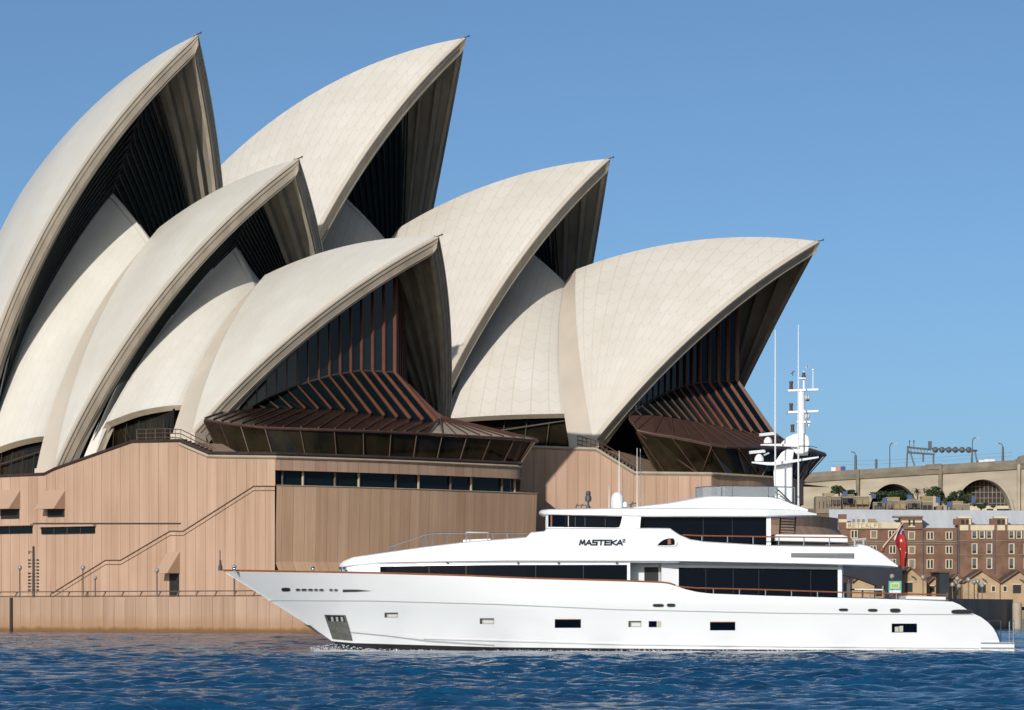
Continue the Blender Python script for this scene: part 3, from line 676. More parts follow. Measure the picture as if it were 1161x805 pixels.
# ------------------------------------------------------------------ WATER
def water():
    ds = [38.]
    while ds[-1] < 160: ds.append(ds[-1] * (1.0045 if ds[-1] < 64 else 1.0015))
    while ds[-1] < 345: ds.append(ds[-1] * 1.0026)
    while ds[-1] < 9000: ds.append(ds[-1] * 1.03)
    ds = np.array(ds); n = 720
    u = np.linspace(-1, 1, n)
    hw = np.where(ds < 400, ds * .21 + 6, 90 + (ds - 400) * 1.2)
    X = u[None, :] * hw[:, None]; Y = np.repeat(ds[:, None], n, 1)
    Z = np.zeros_like(X); DX = np.zeros_like(X); DY = np.zeros_like(X)
    r = np.random.RandomState(5); waves = 150
    lam = np.exp(r.uniform(math.log(.20), math.log(3.2), waves)); th = r.normal(R_(195), .55, waves); ph = r.uniform(0, 6.28, waves)
    amp = .0054 * lam ** .72
    cell = np.maximum(np.gradient(ds), hw * 2 / n)[:, None]
    # gusty patches modulate the wave height
    mod = 1 + .30 * np.sin(X * .13 + 1.2 + .5 * np.sin(Y * .045)) * np.sin(Y * .06 + .9) + .18 * np.sin(X * .37 - Y * .21)
    for l_, t_, p_, a_ in zip(lam, th, ph, amp):
        k = 2 * math.pi / l_; kx, ky = k * math.sin(t_), k * math.cos(t_)
        f_ = np.clip((l_ / cell - 2.2) / 2.0, 0, 1) * a_ * mod
        arg = kx * X + ky * Y + p_; Z += f_ * np.cos(arg); s_ = np.sin(arg) * .75
        DX -= f_ * math.sin(t_) * s_; DY -= f_ * math.cos(t_) * s_
    # calm close to the yacht's side
    foam = np.zeros_like(X)
    xb0, xb1 = (352 - CX) / F_PX * 178, (1150 - CX) / F_PX * 177
    side = (176.0 - Y); along = (X - xb0) / (xb1 - xb0); inside = (along > -.01) & (along < 1.04)
    bow = np.clip(1 - abs(along - .05) / .09, 0, 1)
    wid = 1.1 + 1.8 * np.clip(along, 0, 1) + 1.2 * bow
    soft = np.clip((along + .012) / .02, 0, 1)
    near = soft * np.exp(-np.clip(side - .1, 0, 99) ** 2 / wid ** 2) * (side > -6) * inside
    foam = near * (.78 + .18 * bow + .18 * np.sin(X * 1.7) * np.sin(X * .61 + 2))
    wake = np.exp(-((side - 3.5 - 6 * along) / (1.0 + 2.5 * along)) ** 2) * inside * np.clip(1 - along, .0, 1) * .5
    foam = np.clip(foam + wake, 0, 1.2)
    ramp = np.clip((along + .10) / .10, 0, 1) * np.clip((1.14 - along) / .10, 0, 1) * np.clip((side + 14) / 5, 0, 1)
    Z = Z * (1 - ramp * (1 - np.clip(.25 + np.clip(side, 0, 9) / 9, 0, 1)))
    V = np.stack([X + DX, Y + DY, Z], -1).reshape(-1, 3)
    m = len(ds); i = np.arange(m - 1)[:, None] * n + np.arange(n - 1)[None, :]
    fcs = np.stack([i, i + 1, i + n + 1, i + n], -1).reshape(-1, 4)
    me = bpy.data.meshes.new('water'); me.vertices.add(len(V)); me.vertices.foreach_set('co', V.ravel().astype('f'))
    me.loops.add(fcs.size); me.loops.foreach_set('vertex_index', fcs.ravel().astype('i'))
    me.polygons.add(len(fcs)); me.polygons.foreach_set('loop_start', np.arange(0, fcs.size, 4, dtype='i'))
    me.update(calc_edges=True); me.polygons.foreach_set('use_smooth', np.ones(len(fcs), bool))
    at_ = me.attributes.new('foam', 'FLOAT', 'POINT'); at_.data.foreach_set('value', foam.ravel().astype('f'))
    mt = mat('harbour_water', (.004, .022, .055), rough=.10, spec=.5); g = NG(mt)
    g.p.inputs['IOR'].default_value = 1.33
    tc = g.n('ShaderNodeTexCoord'); ob = tc.outputs['Object']
    b1 = g.noise(g.mapping(ob, (.8, 1.3, 1)), 5.5, 7, .70); b2 = g.noise(g.mapping(ob, (.45, 1.2, 1)), .9, 4, .55)
    hgt = g.math('ADD', g.math('MULTIPLY', b1, .45), g.math('MULTIPLY', b2, .75)); g.bump(hgt, 1.0, .20)
    fa = g.n('ShaderNodeAttribute', attribute_name='foam')
    fn = g.noise(g.mapping(ob, (1, .5, 1)), 1.6, 8, .72)
    msk = g.rng(g.math('ADD', fa.outputs['Fac'], g.math('MULTIPLY', g.math('SUBTRACT', fn, .5), 1.9)), .52, .80)
    fac = g.math('MULTIPLY', msk, g.math('MINIMUM', 1.0, g.math('MULTIPLY', fa.outputs['Fac'], 3.)))
    deep = g.mix(g.rng(b2, .35, .65), (.002, .036, .092), (.006, .070, .165))
    g.col(g.mix(fac, deep, (.72, .76, .78)))
    rr = g.math('ADD', .055, g.math('MULTIPLY', fac, .5)); g.t.links.new(rr, g.p.inputs['Roughness'])
    me.materials.append(mt)
    o = bpy.data.objects.new('water', me); COL.objects.link(o); struct(o)
water()

#--YACHT--
# ------------------------------------------------------------------ YACHT (traced at its own distance: centre line 180 m away)
YC = 180.0
def px2(px, py, Y): return ((px - CX) / F_PX * Y, CH + (YH - py) / F_PX * Y)
def zpx(py, Y=176.): return CH + (YH - py) / F_PX * Y
RX = px2(700, 700, YC)[0]
yacht = thing('motor_yacht', 'long white three-deck motor yacht with dark window bands and a name on its side', 'yacht', (RX, YC, 0))
def yl(x, y, z): return (x - RX, y - YC, z)          # world -> yacht
M['white'] = mat('white_gelcoat', (.83, .84, .845), .22, var=.015, vscale=.5, spec=.5, coat=.4)
M['white2'] = mat('white_paint', (.74, .74, .735), .35, var=.02, vscale=.8)
M['antifoul'] = mat('black_boot_stripe', (.012, .012, .014), .4, var=.3, vscale=2)
M['ywin'] = mat('tinted_window', (.002, .004, .010), .06, var=.2, vscale=.3, spec=.05)
M['ymul'] = mat('window_joint', (.012, .016, .024), .4, var=.2, vscale=2)
M['teak'] = mat('varnished_teak', (.26, .092, .030), .3, var=.15, vscale=3, coat=.5)
M['grey'] = mat('pale_grey_trim', (.42, .43, .44), .4, var=.05, vscale=2)
M['dgrey'] = mat('dark_grey_trim', (.055, .057, .06), .5, var=.15, vscale=3)
M['cream'] = mat('porthole_lining', (.52, .49, .40), .5, var=.1, vscale=3)
M['navy'] = mat('name_lettering', (.012, .02, .05), .4, var=.1, vscale=3)
M['clear'] = mat('windscreen', (.30, .34, .38), .08, var=.1, vscale=1.5, spec=.7); M['clear'].node_tree.nodes['Principled BSDF'].inputs['Alpha'].default_value = .55
M['plate'] = mat('anchor_plate', (.20, .20, .17), .45, var=.35, vscale=5, metal=.6, bump=.3, bscale=20)

SHX = [252, 300, 430, 520, 600, 710, 752, 760, 768, 778, 790, 805, 870, 950, 1000, 1060, 1080, 1088, 1095, 1103, 1112, 1120, 1126, 1130, 1133]
SHY = [647.3, 648, 650.3, 653, 656.3, 659.3, 661, 662.2, 665, 668.4, 671.2, 673, 675.5, 677.7, 679, 681.3, 682.2, 685.5, 690.2, 695.5, 699.5, 705.5, 712, 719, 727]
def sheer_z(x): return zpx(np.interp(x, SHX, SHY), 176.3)
def stem_x(z): return np.interp(z, [-1.2, .735, 3.83], [428, 367, 252])
def stem_z(x): return np.interp(x, [252, 367, 428], [3.83, .735, -1.2])
def hb(x, z):
    """half breadth of the hull at photo column x and height z"""
    B = np.interp(z, [-1.2, 0, .8, 2.2, 3.9], [3.0, 3.55, 3.75, 4.0, 4.05]); Ln = np.interp(z, [-1.2, 0, .8, 2.3, 3.9], [400, 350, 325, 290, 265])
    t = min(1, max(0, (x - stem_x(z)) / Ln)); b = B * (1 - (1 - t) ** 2.1)
    if x > 960: b *= 1 - .09 * ((x - 960) / 175) ** 2
    return max(b, .02)
def boot_z(x): return zpx(np.interp(x, [360, 400, 560, 800, 1140], [726.3, 729.8, 734.0, 736.2, 737.6]))
xs = np.r_[np.linspace(252, 430, 50), np.linspace(436, 750, 50), np.linspace(752, 810, 22), np.linspace(818, 1075, 26), np.linspace(1080, 1133, 24)]
def section(x, z0, z1, n, sg, off=0.):
    o = []
    for t in np.linspace(0, 1, n):
        z = z0 + (z1 - z0) * t; b = hb(x, z) + off; o.append(yl((x - CX) / F_PX * (YC - sg * b) if sg > 0 else (x - CX) / F_PX * (YC - b), YC - sg * b, z))
    return o
hull = MB()
for sg in (1, -1):
    hull.grid([section(x, max(boot_z(x), stem_z(x)), max(sheer_z(x), boot_z(x) + .02), 16, sg) for x in xs])
# deck, transom slope and stern
dk = []
for x in xs:
    z = max(sheer_z(x), boot_z(x) + .02); b = hb(x, z); X = (x - CX) / F_PX * (YC - b)
    dz = .0 if x > 1083 else .35 * min(1, max(0, (x - 430) / 60))
    dk.append([yl(X, YC - b, z), yl(X, YC - max(b - .14, .01), z), yl(X, YC - max(b - .15, .01), z - dz), yl(X, YC + max(b - .15, .01), z - dz), yl(X, YC + max(b - .14, .01), z), yl(X, YC + b, z)])
hull.grid(dk)
hl = hull.build('hull', M['white'], yacht, smooth=35)
bt = MB()
xb_ = [x for x in xs if stem_z(x) < boot_z(x) - .02]
for sg in (1, -1): bt.grid([section(x, max(-1.2, stem_z(x)), boot_z(x), 8, sg) for x in xb_])
a_, b_ = section(1133, -1.2, boot_z(1133), 8, 1), section(1133, -1.2, boot_z(1133), 8, -1); bt.grid([a_, b_])
bt.build('hull_bottom', M['antifoul'], yacht, smooth=35)

def P_(x, y, b): return yl((x - CX) / F_PX * (YC - b), YC - b, zpx(y, YC - b))
def side_strip(name, m, xt, yt, xb_y, bf, t=.03, parent=None, n=None, inset=.03, label=None):
    """thin panel on the near side between two photo curves, following the half-breadth function bf(x,z)"""
    mb = MB(); X = np.linspace(xt[0], xt[-1], n or max(2, int((xt[-1] - xt[0]) / 8) + 1)); X = np.unique(np.r_[X, [x for x in xt if xt[0] < x < xt[-1]]])
    rows = []
    for x in X:
        y0, y1 = np.interp(x, xt, yt), np.interp(x, *xb_y)
        b0, b1 = bf(x, zpx(y0)), bf(x, zpx(y1))
        rows.append([P_(x, y0, b0 - inset), P_(x, y0, b0 + t), P_(x, y1, b1 + t), P_(x, y1, b1 - inset)])
    mb.grid(rows, closed=True); mb.face([0, 1, 2, 3]); k = 4 * (len(rows) - 1); mb.face([k + 3, k + 2, k + 1, k])
    return mb.build(name, m, parent or yacht, label=label)
def panel(name, m, poly, bf, t=.02, parent=None, inset=.05):
    mb = MB(); o, i = [], []
    for x, y in poly:
        b = bf(x, zpx(y)); o.append(P_(x, y, b + t)); i.append(P_(x, y, b - inset))
    mb.hexa(i, o); return mb.build(name, m, parent or yacht)
def loft(name, m, xs_, top, bot, bf, r=.10, camber=.0, lean=0., parent=None, smooth=40, n=60, sub=None):
    """solid of revolution-free loft: rounded box sections along x; bf(x) is the half breadth"""
    X = np.unique(np.r_[np.linspace(xs_[0], xs_[-1], n), [x for x in top[0] if xs_[0] <= x <= xs_[-1]]]); rows = []
    for x in X:
        b = bf(x); Y = YC - b; zt, zb = zpx(np.interp(x, *top), Y), zpx(np.interp(x, *bot), Y); rr = min(r, (zt - zb) * .45, b * .5); wx = (x - CX) / F_PX * Y
        half = [(b - lean * 0, zb + rr * .3), (b, zt - rr), (b - rr * .3, zt - rr * .3), (b - rr, zt), (b * .55, zt + camber * .75), (0, zt + camber)]
        half = [(b - .06, zb)] + half
        sec = [yl(wx, YC - l_, z) for l_, z in half] + [yl(wx, YC + l_, z) for l_, z in half[-2::-1]]
        rows.append(sec)
    mb = MB(); mb.grid(rows, closed=True); N = len(rows[0]); mb.face(list(range(N))[::-1]); k = N * (len(rows) - 1); mb.face([k + i for i in range(N)])
    return mb.build(name, m, parent or yacht, smooth=smooth)
hbf = lambda x, z: hb(x, z)

# cap rail, knuckle line, spray rail, boot line
cap = MB(); cpts = [P_(x, np.interp(x, SHX, SHY), hb(x, sheer_z(x)) - .03) for x in np.linspace(253, 766, 70)]
cap.tube([(p[0], p[1], p[2] + .03) for p in cpts], .05, 6); cap.build('cap_rail', M['teak'], yacht, smooth=40)
side_strip('knuckle_line', M['grey'], [304, 420, 560, 700, 880, 1000, 1104], [680.6, 680.9, 684.5, 690.6, 694.6, 696.0, 696.2], ([304, 420, 560, 700, 880, 1000, 1104], [681.4, 681.9, 685.5, 691.6, 695.6, 696.9, 697.1]), hbf, t=.02)
side_strip('spray_rail', M['grey'], [398, 440, 485, 560], [716.5, 720.5, 726, 731], ([398, 440, 485, 560], [717.3, 721.4, 727.4, 732.0]), hbf, t=.05)
side_strip('spray_rail', M['white2'], [480, 700, 900, 1110], [723.5, 729.6, 732.2, 734.0], ([480, 700, 900, 1110], [724.5, 731.0, 733.6, 735.2]), hbf, t=.06)
# anchor pocket
def poly_dark(name, x0, y0, x1, y1, m='ywin', skew=0): return panel(name, M[m], [(x0, y0), (x1, y0), (x1 + skew, y1), (x0 + skew, y1)], hbf)
ap = panel('anchor_pocket', M['plate'], [(367.5, 697), (391.5, 697.5), (399.5, 726.5), (377, 724.5)], hbf, t=.03)
panel('pocket_recess', M['dark'], [(370, 698), (389.5, 698.3), (391.5, 705.5), (373, 705.2)], hbf, t=.045, parent=ap)
for x in (375, 380.5, 386):
    panel('anchor_fluke', M['grey'], [(x, 699.5), (x + 2.6, 699.5), (x + 3.4, 704.5), (x + .8, 704.5)], hbf, t=.06, parent=ap)
for i in range(4): panel('stone_guard', M['dgrey'], [(373.5 + i * .9, 708.5 + i * 4), (394 + i * 1.2, 709 + i * 4), (394.2 + i * 1.2, 709.7 + i * 4), (373.7 + i * .9, 709.2 + i * 4)], hbf, t=.045, parent=ap)
panel('bow_thruster_fin', M['antifoul'], [(345, 708), (352, 709), (366, 720.5), (358, 717)], lambda x, z: max(hb(x, z), .12), t=.03)
# hawse pipes and ovals
def oval(x0, x1, y0, y1, m='dgrey', inner='dark'):
    def ring(g): 
        cx_, cy_, a, b = (x0 + x1) / 2, (y0 + y1) / 2, (x1 - x0) / 2 + g, (y1 - y0) / 2 + g
        o = []
        for k in range(20):
            t = 2 * math.pi * k / 20; c, s_ = math.cos(t), math.sin(t); o.append((cx_ + a * math.copysign(abs(c) ** .6, c), cy_ + b * math.copysign(abs(s_) ** .6, s_)))
        return o
    o = panel('fairlead', M[m], ring(0), hbf, t=.05); panel('fairlead_opening', M[inner], ring(-.7), hbf, t=.055, parent=o); return o
for a in ((319, 329, 666.3, 670.6), (740, 752.5, 684.6, 688), (756, 765.5, 684.2, 688), (951, 961.5, 689.8, 692.8), (984, 994.8, 690.2, 693.4), (1009, 1020.8, 689.8, 694.3)): oval(*a)
for x0, x1 in ((335, 340.5), (341.5, 348), (349, 355), (356, 360.5), (361.5, 367), (373, 377.5), (378.5, 383)): oval(x0, x1, 667 + (x0 - 335) * .01, 670.4, m='grey')
panel('hull_slot', M['dgrey'], [(388.5, 668.4), (404, 668.4), (421, 670), (404, 671.2), (388.5, 671.4)], hbf, t=.03)
oval(1078.5, 1103, 691, 696); 
# portholes (recess shadow painted on in dark grey; frame, pale lining, dark glass)
for x0, y0, x1, y1, kind in ((436, 694.6, 451, 700.2, 'c'), (544, 701, 560, 707.4, 'c'), (629, 702.4, 658.5, 711.8, 'd'), (712.5, 704, 727, 710.8, 'c'), (735.5, 704.2, 749.5, 711, 'h'), (805, 705.4, 833.5, 714.6, 'd'), (1011, 707, 1039.5, 717, 's')):
    f = poly_dark('porthole', x0, y0, x1, y1, {'c': 'cream', 'd': 'ywin', 'h': 'cream', 's': 'ywin'}[kind])
    if kind == 'c':
        panel('porthole_shadow', M['dgrey'], [(x0, y0), (x1, y0), (x1, y0 + 1.6), (x0 + 2.6, y0 + 1.6), (x0 + 2.6, y1), (x0, y1)], hbf, t=.025, parent=f)
        panel('porthole_pane', M['white2'], [(x0 + 4, y0 + 2.6), (x1 - 1, y0 + 2.6), (x1 - 1, y1 - .8), (x0 + 4, y1 - .8)], hbf, t=.028, parent=f)
    if kind == 'h': panel('porthole_pane', M['ywin'], [(x0, y0), (x0 + 9, y0), (x0 + 9, y1), (x0, y1)], hbf, t=.025, parent=f)
    if kind == 's':
        for a in (3.5, 8.5): panel('blind', M['cream'], [(x0 + a, y0 + 4.5 - a * .2), (x0 + a + 4.4, y0 + 4.2 - a * .2), (x0 + a + 4.4, y1 - .6), (x0 + a, y1 - .6)], hbf, t=.026, parent=f)
    if kind == 'd': panel('porthole_trim', M['teak'], [(x0, y0 - .5), (x1, y0 - .5), (x1, y0 + .3), (x0, y0 + .3)], hbf, t=.03, parent=f)

# ---- superstructure
bband = lambda x: float(np.interp(x, [385, 395, 410, 440, 480, 540, 600, 660, 950, 1018], [.9, 1.7, 2.3, 2.95, 3.35, 3.65, 3.8, 3.85, 3.85, 3.7]))
bband2 = lambda x, z: bband(x)
TOPX = [385, 389, 400, 430, 480, 530, 590, 597, 602, 617, 621, 700, 724, 735, 760, 770, 783, 800, 870, 940, 972, 975, 985, 1000, 1018]
TOPY = [640, 636, 631.5, 627, 620, 614, 609.3, 608.8, 603.2, 602, 598.5, 598.8, 598.6, 598.4, 598.7, 605.5, 611.2, 613.8, 618, 619.3, 619.3, 616.5, 618.5, 626.5, 641]
BOTX = [385, 400, 430, 570, 770, 900, 1000, 1018]; BOTY = [643, 641.5, 638.5, 636.6, 637, 639.6, 642, 643]
loft('upper_bulwark', M['white'], [385, 1018], (TOPX, TOPY), (BOTX, BOTY), bband, r=.16, n=90)
dh = lambda x: float(np.interp(x, [388, 396, 410, 440, 480, 540, 600, 660, 712], [.8, 1.6, 2.2, 2.85, 3.25, 3.55, 3.70, 3.76, 3.76]))
dh2 = lambda x, z: dh(x)
low_top = ([388, 400, 430, 570, 770, 900, 956], [642, 640.5, 637.5, 635.6, 636, 638.5, 640])
loft('main_deckhouse', M['white'], [388, 712], low_top, ([388, 712], [656, 664]), dh, r=.05, n=60)
win = side_strip('window_band', M['ywin'], [431, 480, 570, 711], [642.6, 641.5, 640.6, 640.4], ([431, 520, 600, 711], [650, 652.6, 656, 659.2]), dh2, t=.015, n=40)
for x in (486, 528, 607, 661): side_strip('window_mullion', M['ymul'], [x, x + .7], [641, 641], ([x, x + .7], [657.5, 657.5]), dh2, t=.02, parent=win)
side_strip('soffit_trim', M['grey'], [430, 570, 770], [638.4, 636.6, 637.0], ([430, 570, 770], [639.4, 637.5, 637.9]), lambda x, z: dh(min(x, 712)), t=.05)
for x in (506, 586, 632, 698): panel('deck_light', M['dgrey'], [(x, 637.2), (x + 2.2, 637.2), (x + 2.2, 638.8), (x, 638.8)], bband2, t=.03)
# recessed side entrance
rec = lambda x: 2.75
loft('side_entrance', M['white2'], [711, 770], low_top, ([700, 775], [664, 674]), rec, r=.03, n=8)
loft('entrance_pillar', M['white'], [711, 714.5], low_top, ([700, 775], [662, 674]), lambda x: 3.77, r=.02, n=3)
d_ = panel('entrance_door', M['dark'], [(730.5, 643), (746.5, 643), (746.5, 662), (730.5, 662)], lambda x, z: 2.75, t=.03)
panel('door_frame', M['grey'], [(746.5, 640.5), (749, 640.5), (749, 662), (746.5, 662)], lambda x, z: 2.75, t=.05, parent=d_)
saloon = lambda x: float(np.interp(x, [748, 770, 956], [3.3, 3.1, 3.1])); sal2 = lambda x, z: saloon(x)
loft('saloon', M['white'], [750, 956], low_top, ([750, 956], [684, 688]), saloon, r=.03, n=20)
sw_ = side_strip('saloon_window', M['ywin'], [769.5, 900, 950], [643.4, 645, 645.8], ([769.5, 950], [682, 684]), sal2, t=.02)
for x in (800, 831, 860, 919): side_strip('window_mullion', M['ymul'], [x, x + .5], [645, 645], ([x, x + .5], [680, 680]), sal2, t=.024, parent=sw_)
side_strip('soffit_panel', M['grey'], [769, 918, 950], [639.4, 641.2, 642], ([769, 918, 950], [640.2, 642.3, 643]), sal2, t=.05)
# main deck hand rail
def railing(name, x0, x1, yt, posts, b, m='teak', r=.036, foot=None, y2=None):
    mb = MB(); X = np.linspace(x0, x1, 14); pts = [P_(x, np.interp(x, *yt), b) for x in X]; mb.tube(pts, r, 6); o = mb.build(name, M[m], yacht, smooth=40)
    for x in posts:
        p = P_(x, np.interp(x, *yt), b); q = P_(x, np.interp(x, *foot), b); k = MB(); k.tube([p, q], .032, 6); k.build('stanchion', M['steel'], o, smooth=40)
    if y2 is not None:
        k = MB(); k.tube([P_(x, np.interp(x, *yt) + y2, b) for x in X], .02, 5); k.build('mid_rail', M['steel'], o, smooth=40)
    return o
SHf = (SHX, [y + 2 for y in SHY])
railing('hand_rail', 765, 1073, ([765, 772, 870, 950, 1073], [664.6, 666.2, 668.6, 671.4, 674.4]), (809, 838.5, 868, 897.5, 927, 956.8, 986, 1016.5), 3.93, foot=SHf)
loft('saloon_post', M['white'], [950, 954.5], ([950, 955], [641, 641]), ([950, 955], [682, 682]), lambda x: 3.3, r=.03, n=3)
# aft deck: seat, dark table things, canopy underside
loft('aft_settee', M['white2'], [1027, 1074], ([1027, 1074], [675.2, 676.5]), ([1027, 1074], [686, 687]), lambda x: 3.3, r=.08, n=8)
mb = MB(); mb.tube([P_(1074.5, 672, 3.5), P_(1074.5, 683, 3.5)], .09, 8); mb.build('bollard', M['dgrey'], yacht, smooth=40)
mb = MB()
for x in (978, 992): mb.tube([P_(x, 668, 1.2), P_(x, 684, 1.2)], .05, 6)
mb.build('table_leg', M['steel'], yacht)
loft('aft_table', M['white2'], [969, 1001], ([969, 1001], [667.3, 667.8]), ([969, 1001], [669, 669.4]), lambda x: 1.6, r=.03, n=5)
loft('aft_seat_back', M['dgrey'], [957, 964], ([957, 964], [661, 661]), ([957, 964], [684, 684]), lambda x: 2.6, r=.05, n=4)
# name on the side: stroke letters
LET = {'M': [[(0, 0), (.18, 1), (.5, .25), (.82, 1), (1, 0)]], 'A': [[(0, 0), (.55, 1), (1, 0)], [(.42, .28), (.86, .28)]], 'S': [[(1, 1), (.12, 1), (.12, .52), (.9, .52), (.9, 0), (0, 0)]], 'T': [[(0, 1), (1, 1)], [(.5, 1), (.5, 0)]],
       'E': [[(1, 1), (.08, 1), (.08, 0), (1, 0)], [(.08, .52), (.9, .52)]], 'K': [[(.08, 0), (.08, 1)], [(1, 1), (.15, .5), (1, 0)]], 'C': [[(1, 1), (.1, 1), (.1, 0), (1, 0)]], 'L': [[(.1, 1), (.1, 0), (1, 0)]], 'F': [[(1, 1), (.1, 1), (.1, 0)], [(.1, .52), (.85, .52)]],
       '2': [[(0, 1), (.9, 1), (.9, .55), (.1, .45), (.1, 0), (1, 0)]], 'B': [[(.1, 0), (.1, 1), (.9, 1), (.9, .55), (.1, .52)], [(.9, .5), (.95, 0), (.1, 0)]], 'O': [[(.1, 0), (.1, 1), (.9, 1), (.9, 0), (.1, 0)]], 'N': [[(.1, 0), (.1, 1), (.9, 0), (.9, 1)]], 'D': [[(.1, 0), (.1, 1), (.8, .9), (.9, .5), (.8, .1), (.1, 0)]]}
def letters(mb, word, x0, z0, cw, gap, h, y, t, depth=.02, slant=0., tv=None):
    """stroke lettering facing -Y, at x0.. in the plane y"""
    for ch in word:
        for st in LET.get(ch, []):
            for (a, b), (c, d_) in zip(st[:-1], st[1:]):
                A = Vector((x0 + a * cw + slant * b * h, y, z0 + b * h)); B = Vector((x0 + c * cw + slant * d_ * h, y, z0 + d_ * h)); e = (B - A).normalized() * t * .45
                mb.beam(A - e, B + e, depth, t, up=(0, 1, 0)) if False else mb.beam(A - e, B + e, t, depth, up=(0, 1, 0))
        x0 += cw + gap
bN = bband(690) + .012
x0, z0 = px2(657, 617.6, YC - bN); x1, z1 = px2(657, 612.6, YC - bN); sc = (YC - bN) / F_PX
nm = MB(); letters(nm, 'MASTEKA', x0 - RX, z0, 5.9 * sc, 1.15 * sc, z1 - z0, -bN - .01, .070, .02, slant=.12)
letters(nm, '2', (706 - CX) * sc - RX, zpx(614.6, YC - bN), 2.6 * sc, 0, 3.2 * sc, -bN - .01, .035, .02)
nm.build('name_lettering', M['navy'], yacht)
# eye-shaped opening
ey = panel('eye_window', M['ywin'], [(745, 618.4), (748.5, 614.6), (753, 611.7), (758, 610.4), (763.5, 610.4), (765, 613), (765, 617.6), (760, 618.4)], bband2, t=.012)
panel('eye_lip', M['white2'], [(763.5, 610.4), (766.5, 611.6), (768.6, 614.4), (767.6, 617.8), (764, 619.8), (752, 619.8), (746, 618.9), (745, 618.4), (760, 618.4), (765, 617.6), (765, 613)], bband2, t=.05, parent=ey)
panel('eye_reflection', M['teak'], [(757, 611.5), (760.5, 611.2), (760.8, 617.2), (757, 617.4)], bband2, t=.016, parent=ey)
vt = side_strip('vent_slot', M['dgrey'], [897, 968.5], [627.2, 627.4], ([897, 968.5], [632.0, 633.3]), bband2, t=.012)
for i in range(3): side_strip('vent_blade', M['grey'], [897.5, 968], [628.4 + i * 1.4, 628.7 + i * 1.5], ([897.5, 968], [628.8 + i * 1.4, 629.2 + i * 1.5]), bband2, t=.02, parent=vt)
# upper deckhouse with wheelhouse
ud = lambda x: float(np.interp(x, [618, 624, 640, 700, 873], [1.9, 2.4, 2.85, 3.0, 3.0])); ud2 = lambda x, z: ud(x)
loft('wheelhouse', M['white'], [619, 873], ([612, 740, 873], [582, 583.5, 584]), ([612, 873], [604, 622]), ud, r=.03, n=40)
wh = side_strip('wheelhouse_window', M['ywin'], [621.5, 640, 706.5], [583.6, 583.6, 584], ([621.5, 700, 703, 706.5], [597.3, 598.2, 597.4, 586]), ud2, t=.02, n=20)
for x, wd, m in ((624.2, 1.8, 'teak'), (644, .8, 'cream'), (652, .5, 'dgrey'), (663, .5, 'dgrey'), (686, .4, 'dgrey')): side_strip('window_mullion', M[m], [x, x + wd], [584.5, 584.5], ([x, x + wd], [596.8, 596.8]), ud2, t=.024, parent=wh)
skyw = side_strip('sky_lounge_window', M['ywin'], [726, 869], [585.4, 585.8], ([726, 758, 770, 785, 800, 869], [598.8, 599, 606.5, 613, 615, 618]), ud2, t=.02)
for x in (797, 830): side_strip('window_mullion', M['ymul'], [x, x + .5], [586.5, 586.5], ([x, x + .5], [612, 612]), ud2, t=.024, parent=skyw)
# winged pillar between the two windows
mb = MB(); pl = [(706, 583.5), (727, 583.5), (725.5, 599.5), (700, 599.5), (703, 596.5)]
mb.hexa([P_(x, y, 2.95) for x, y in pl], [P_(x, y, 3.35 if y < 590 else 3.55) for x, y in pl]); mb.build('wing_pillar', M['white'], yacht)
loft('sky_lounge_post', M['white'], [869, 874], ([869, 874], [584, 584]), ([869, 874], [618, 618]), lambda x: 3.2, r=.03, n=3)
railing('upper_hand_rail', 774, 961, ([774, 785, 870, 961], [606.4, 607.2, 608.6, 609.6]), (796, 825, 854, 883, 911.5, 940.5), 3.72, foot=([774, 800, 870, 961], [610, 615.5, 619, 620.5]), r=.035)
# aft upper deck furniture
loft('aft_sofa', M['white2'], [878, 961], ([878, 955, 961], [605.5, 606.2, 608]), ([878, 961], [613.5, 615.2]), lambda x: 2.6, r=.1, n=14)
loft('sofa_base', M['dgrey'], [880, 936], ([880, 936], [614, 615]), ([880, 936], [622, 622]), lambda x: 2.2, r=.03, n=4)
mb = MB()
for x in (969, 979): mb.tube([P_(x, 612, 2.2), P_(x, 622, 2.2)], .05, 6)
mb.tube([P_(966, 612, 2.2), P_(982, 611.2, 2.2)], .06, 6); mb.build('davit', M['grey'], yacht)
# brow roof and fly-bridge coaming
bb = lambda x: float(np.interp(x, [611.5, 615, 625, 650, 700, 870, 926], [1.2, 1.9, 2.6, 3.15, 3.45, 3.45, 2.7]))
loft('brow_roof', M['white'], [611.5, 926], ([611.5, 614, 622, 690, 740, 870, 905, 926], [580.6, 578.8, 577.6, 576, 575.5, 576.4, 577.5, 582.2]), ([611.5, 616, 640, 740, 870, 926], [581.6, 583.4, 584.2, 586, 586, 584.2]), bb, r=.17, camber=.06, n=60)
cb = lambda x: float(np.interp(x, [716, 760, 790, 880, 912], [2.9, 2.7, 2.45, 2.4, 2.7]))
loft('flybridge_coaming', M['white'], [718, 916], ([718, 757, 790, 800, 816, 870, 884, 898, 916], [575, 570.2, 564, 562.6, 561.8, 562.4, 564.6, 570.6, 577.2]), ([718, 916], [578.5, 580]), cb, r=.2, n=50, camber=.05)
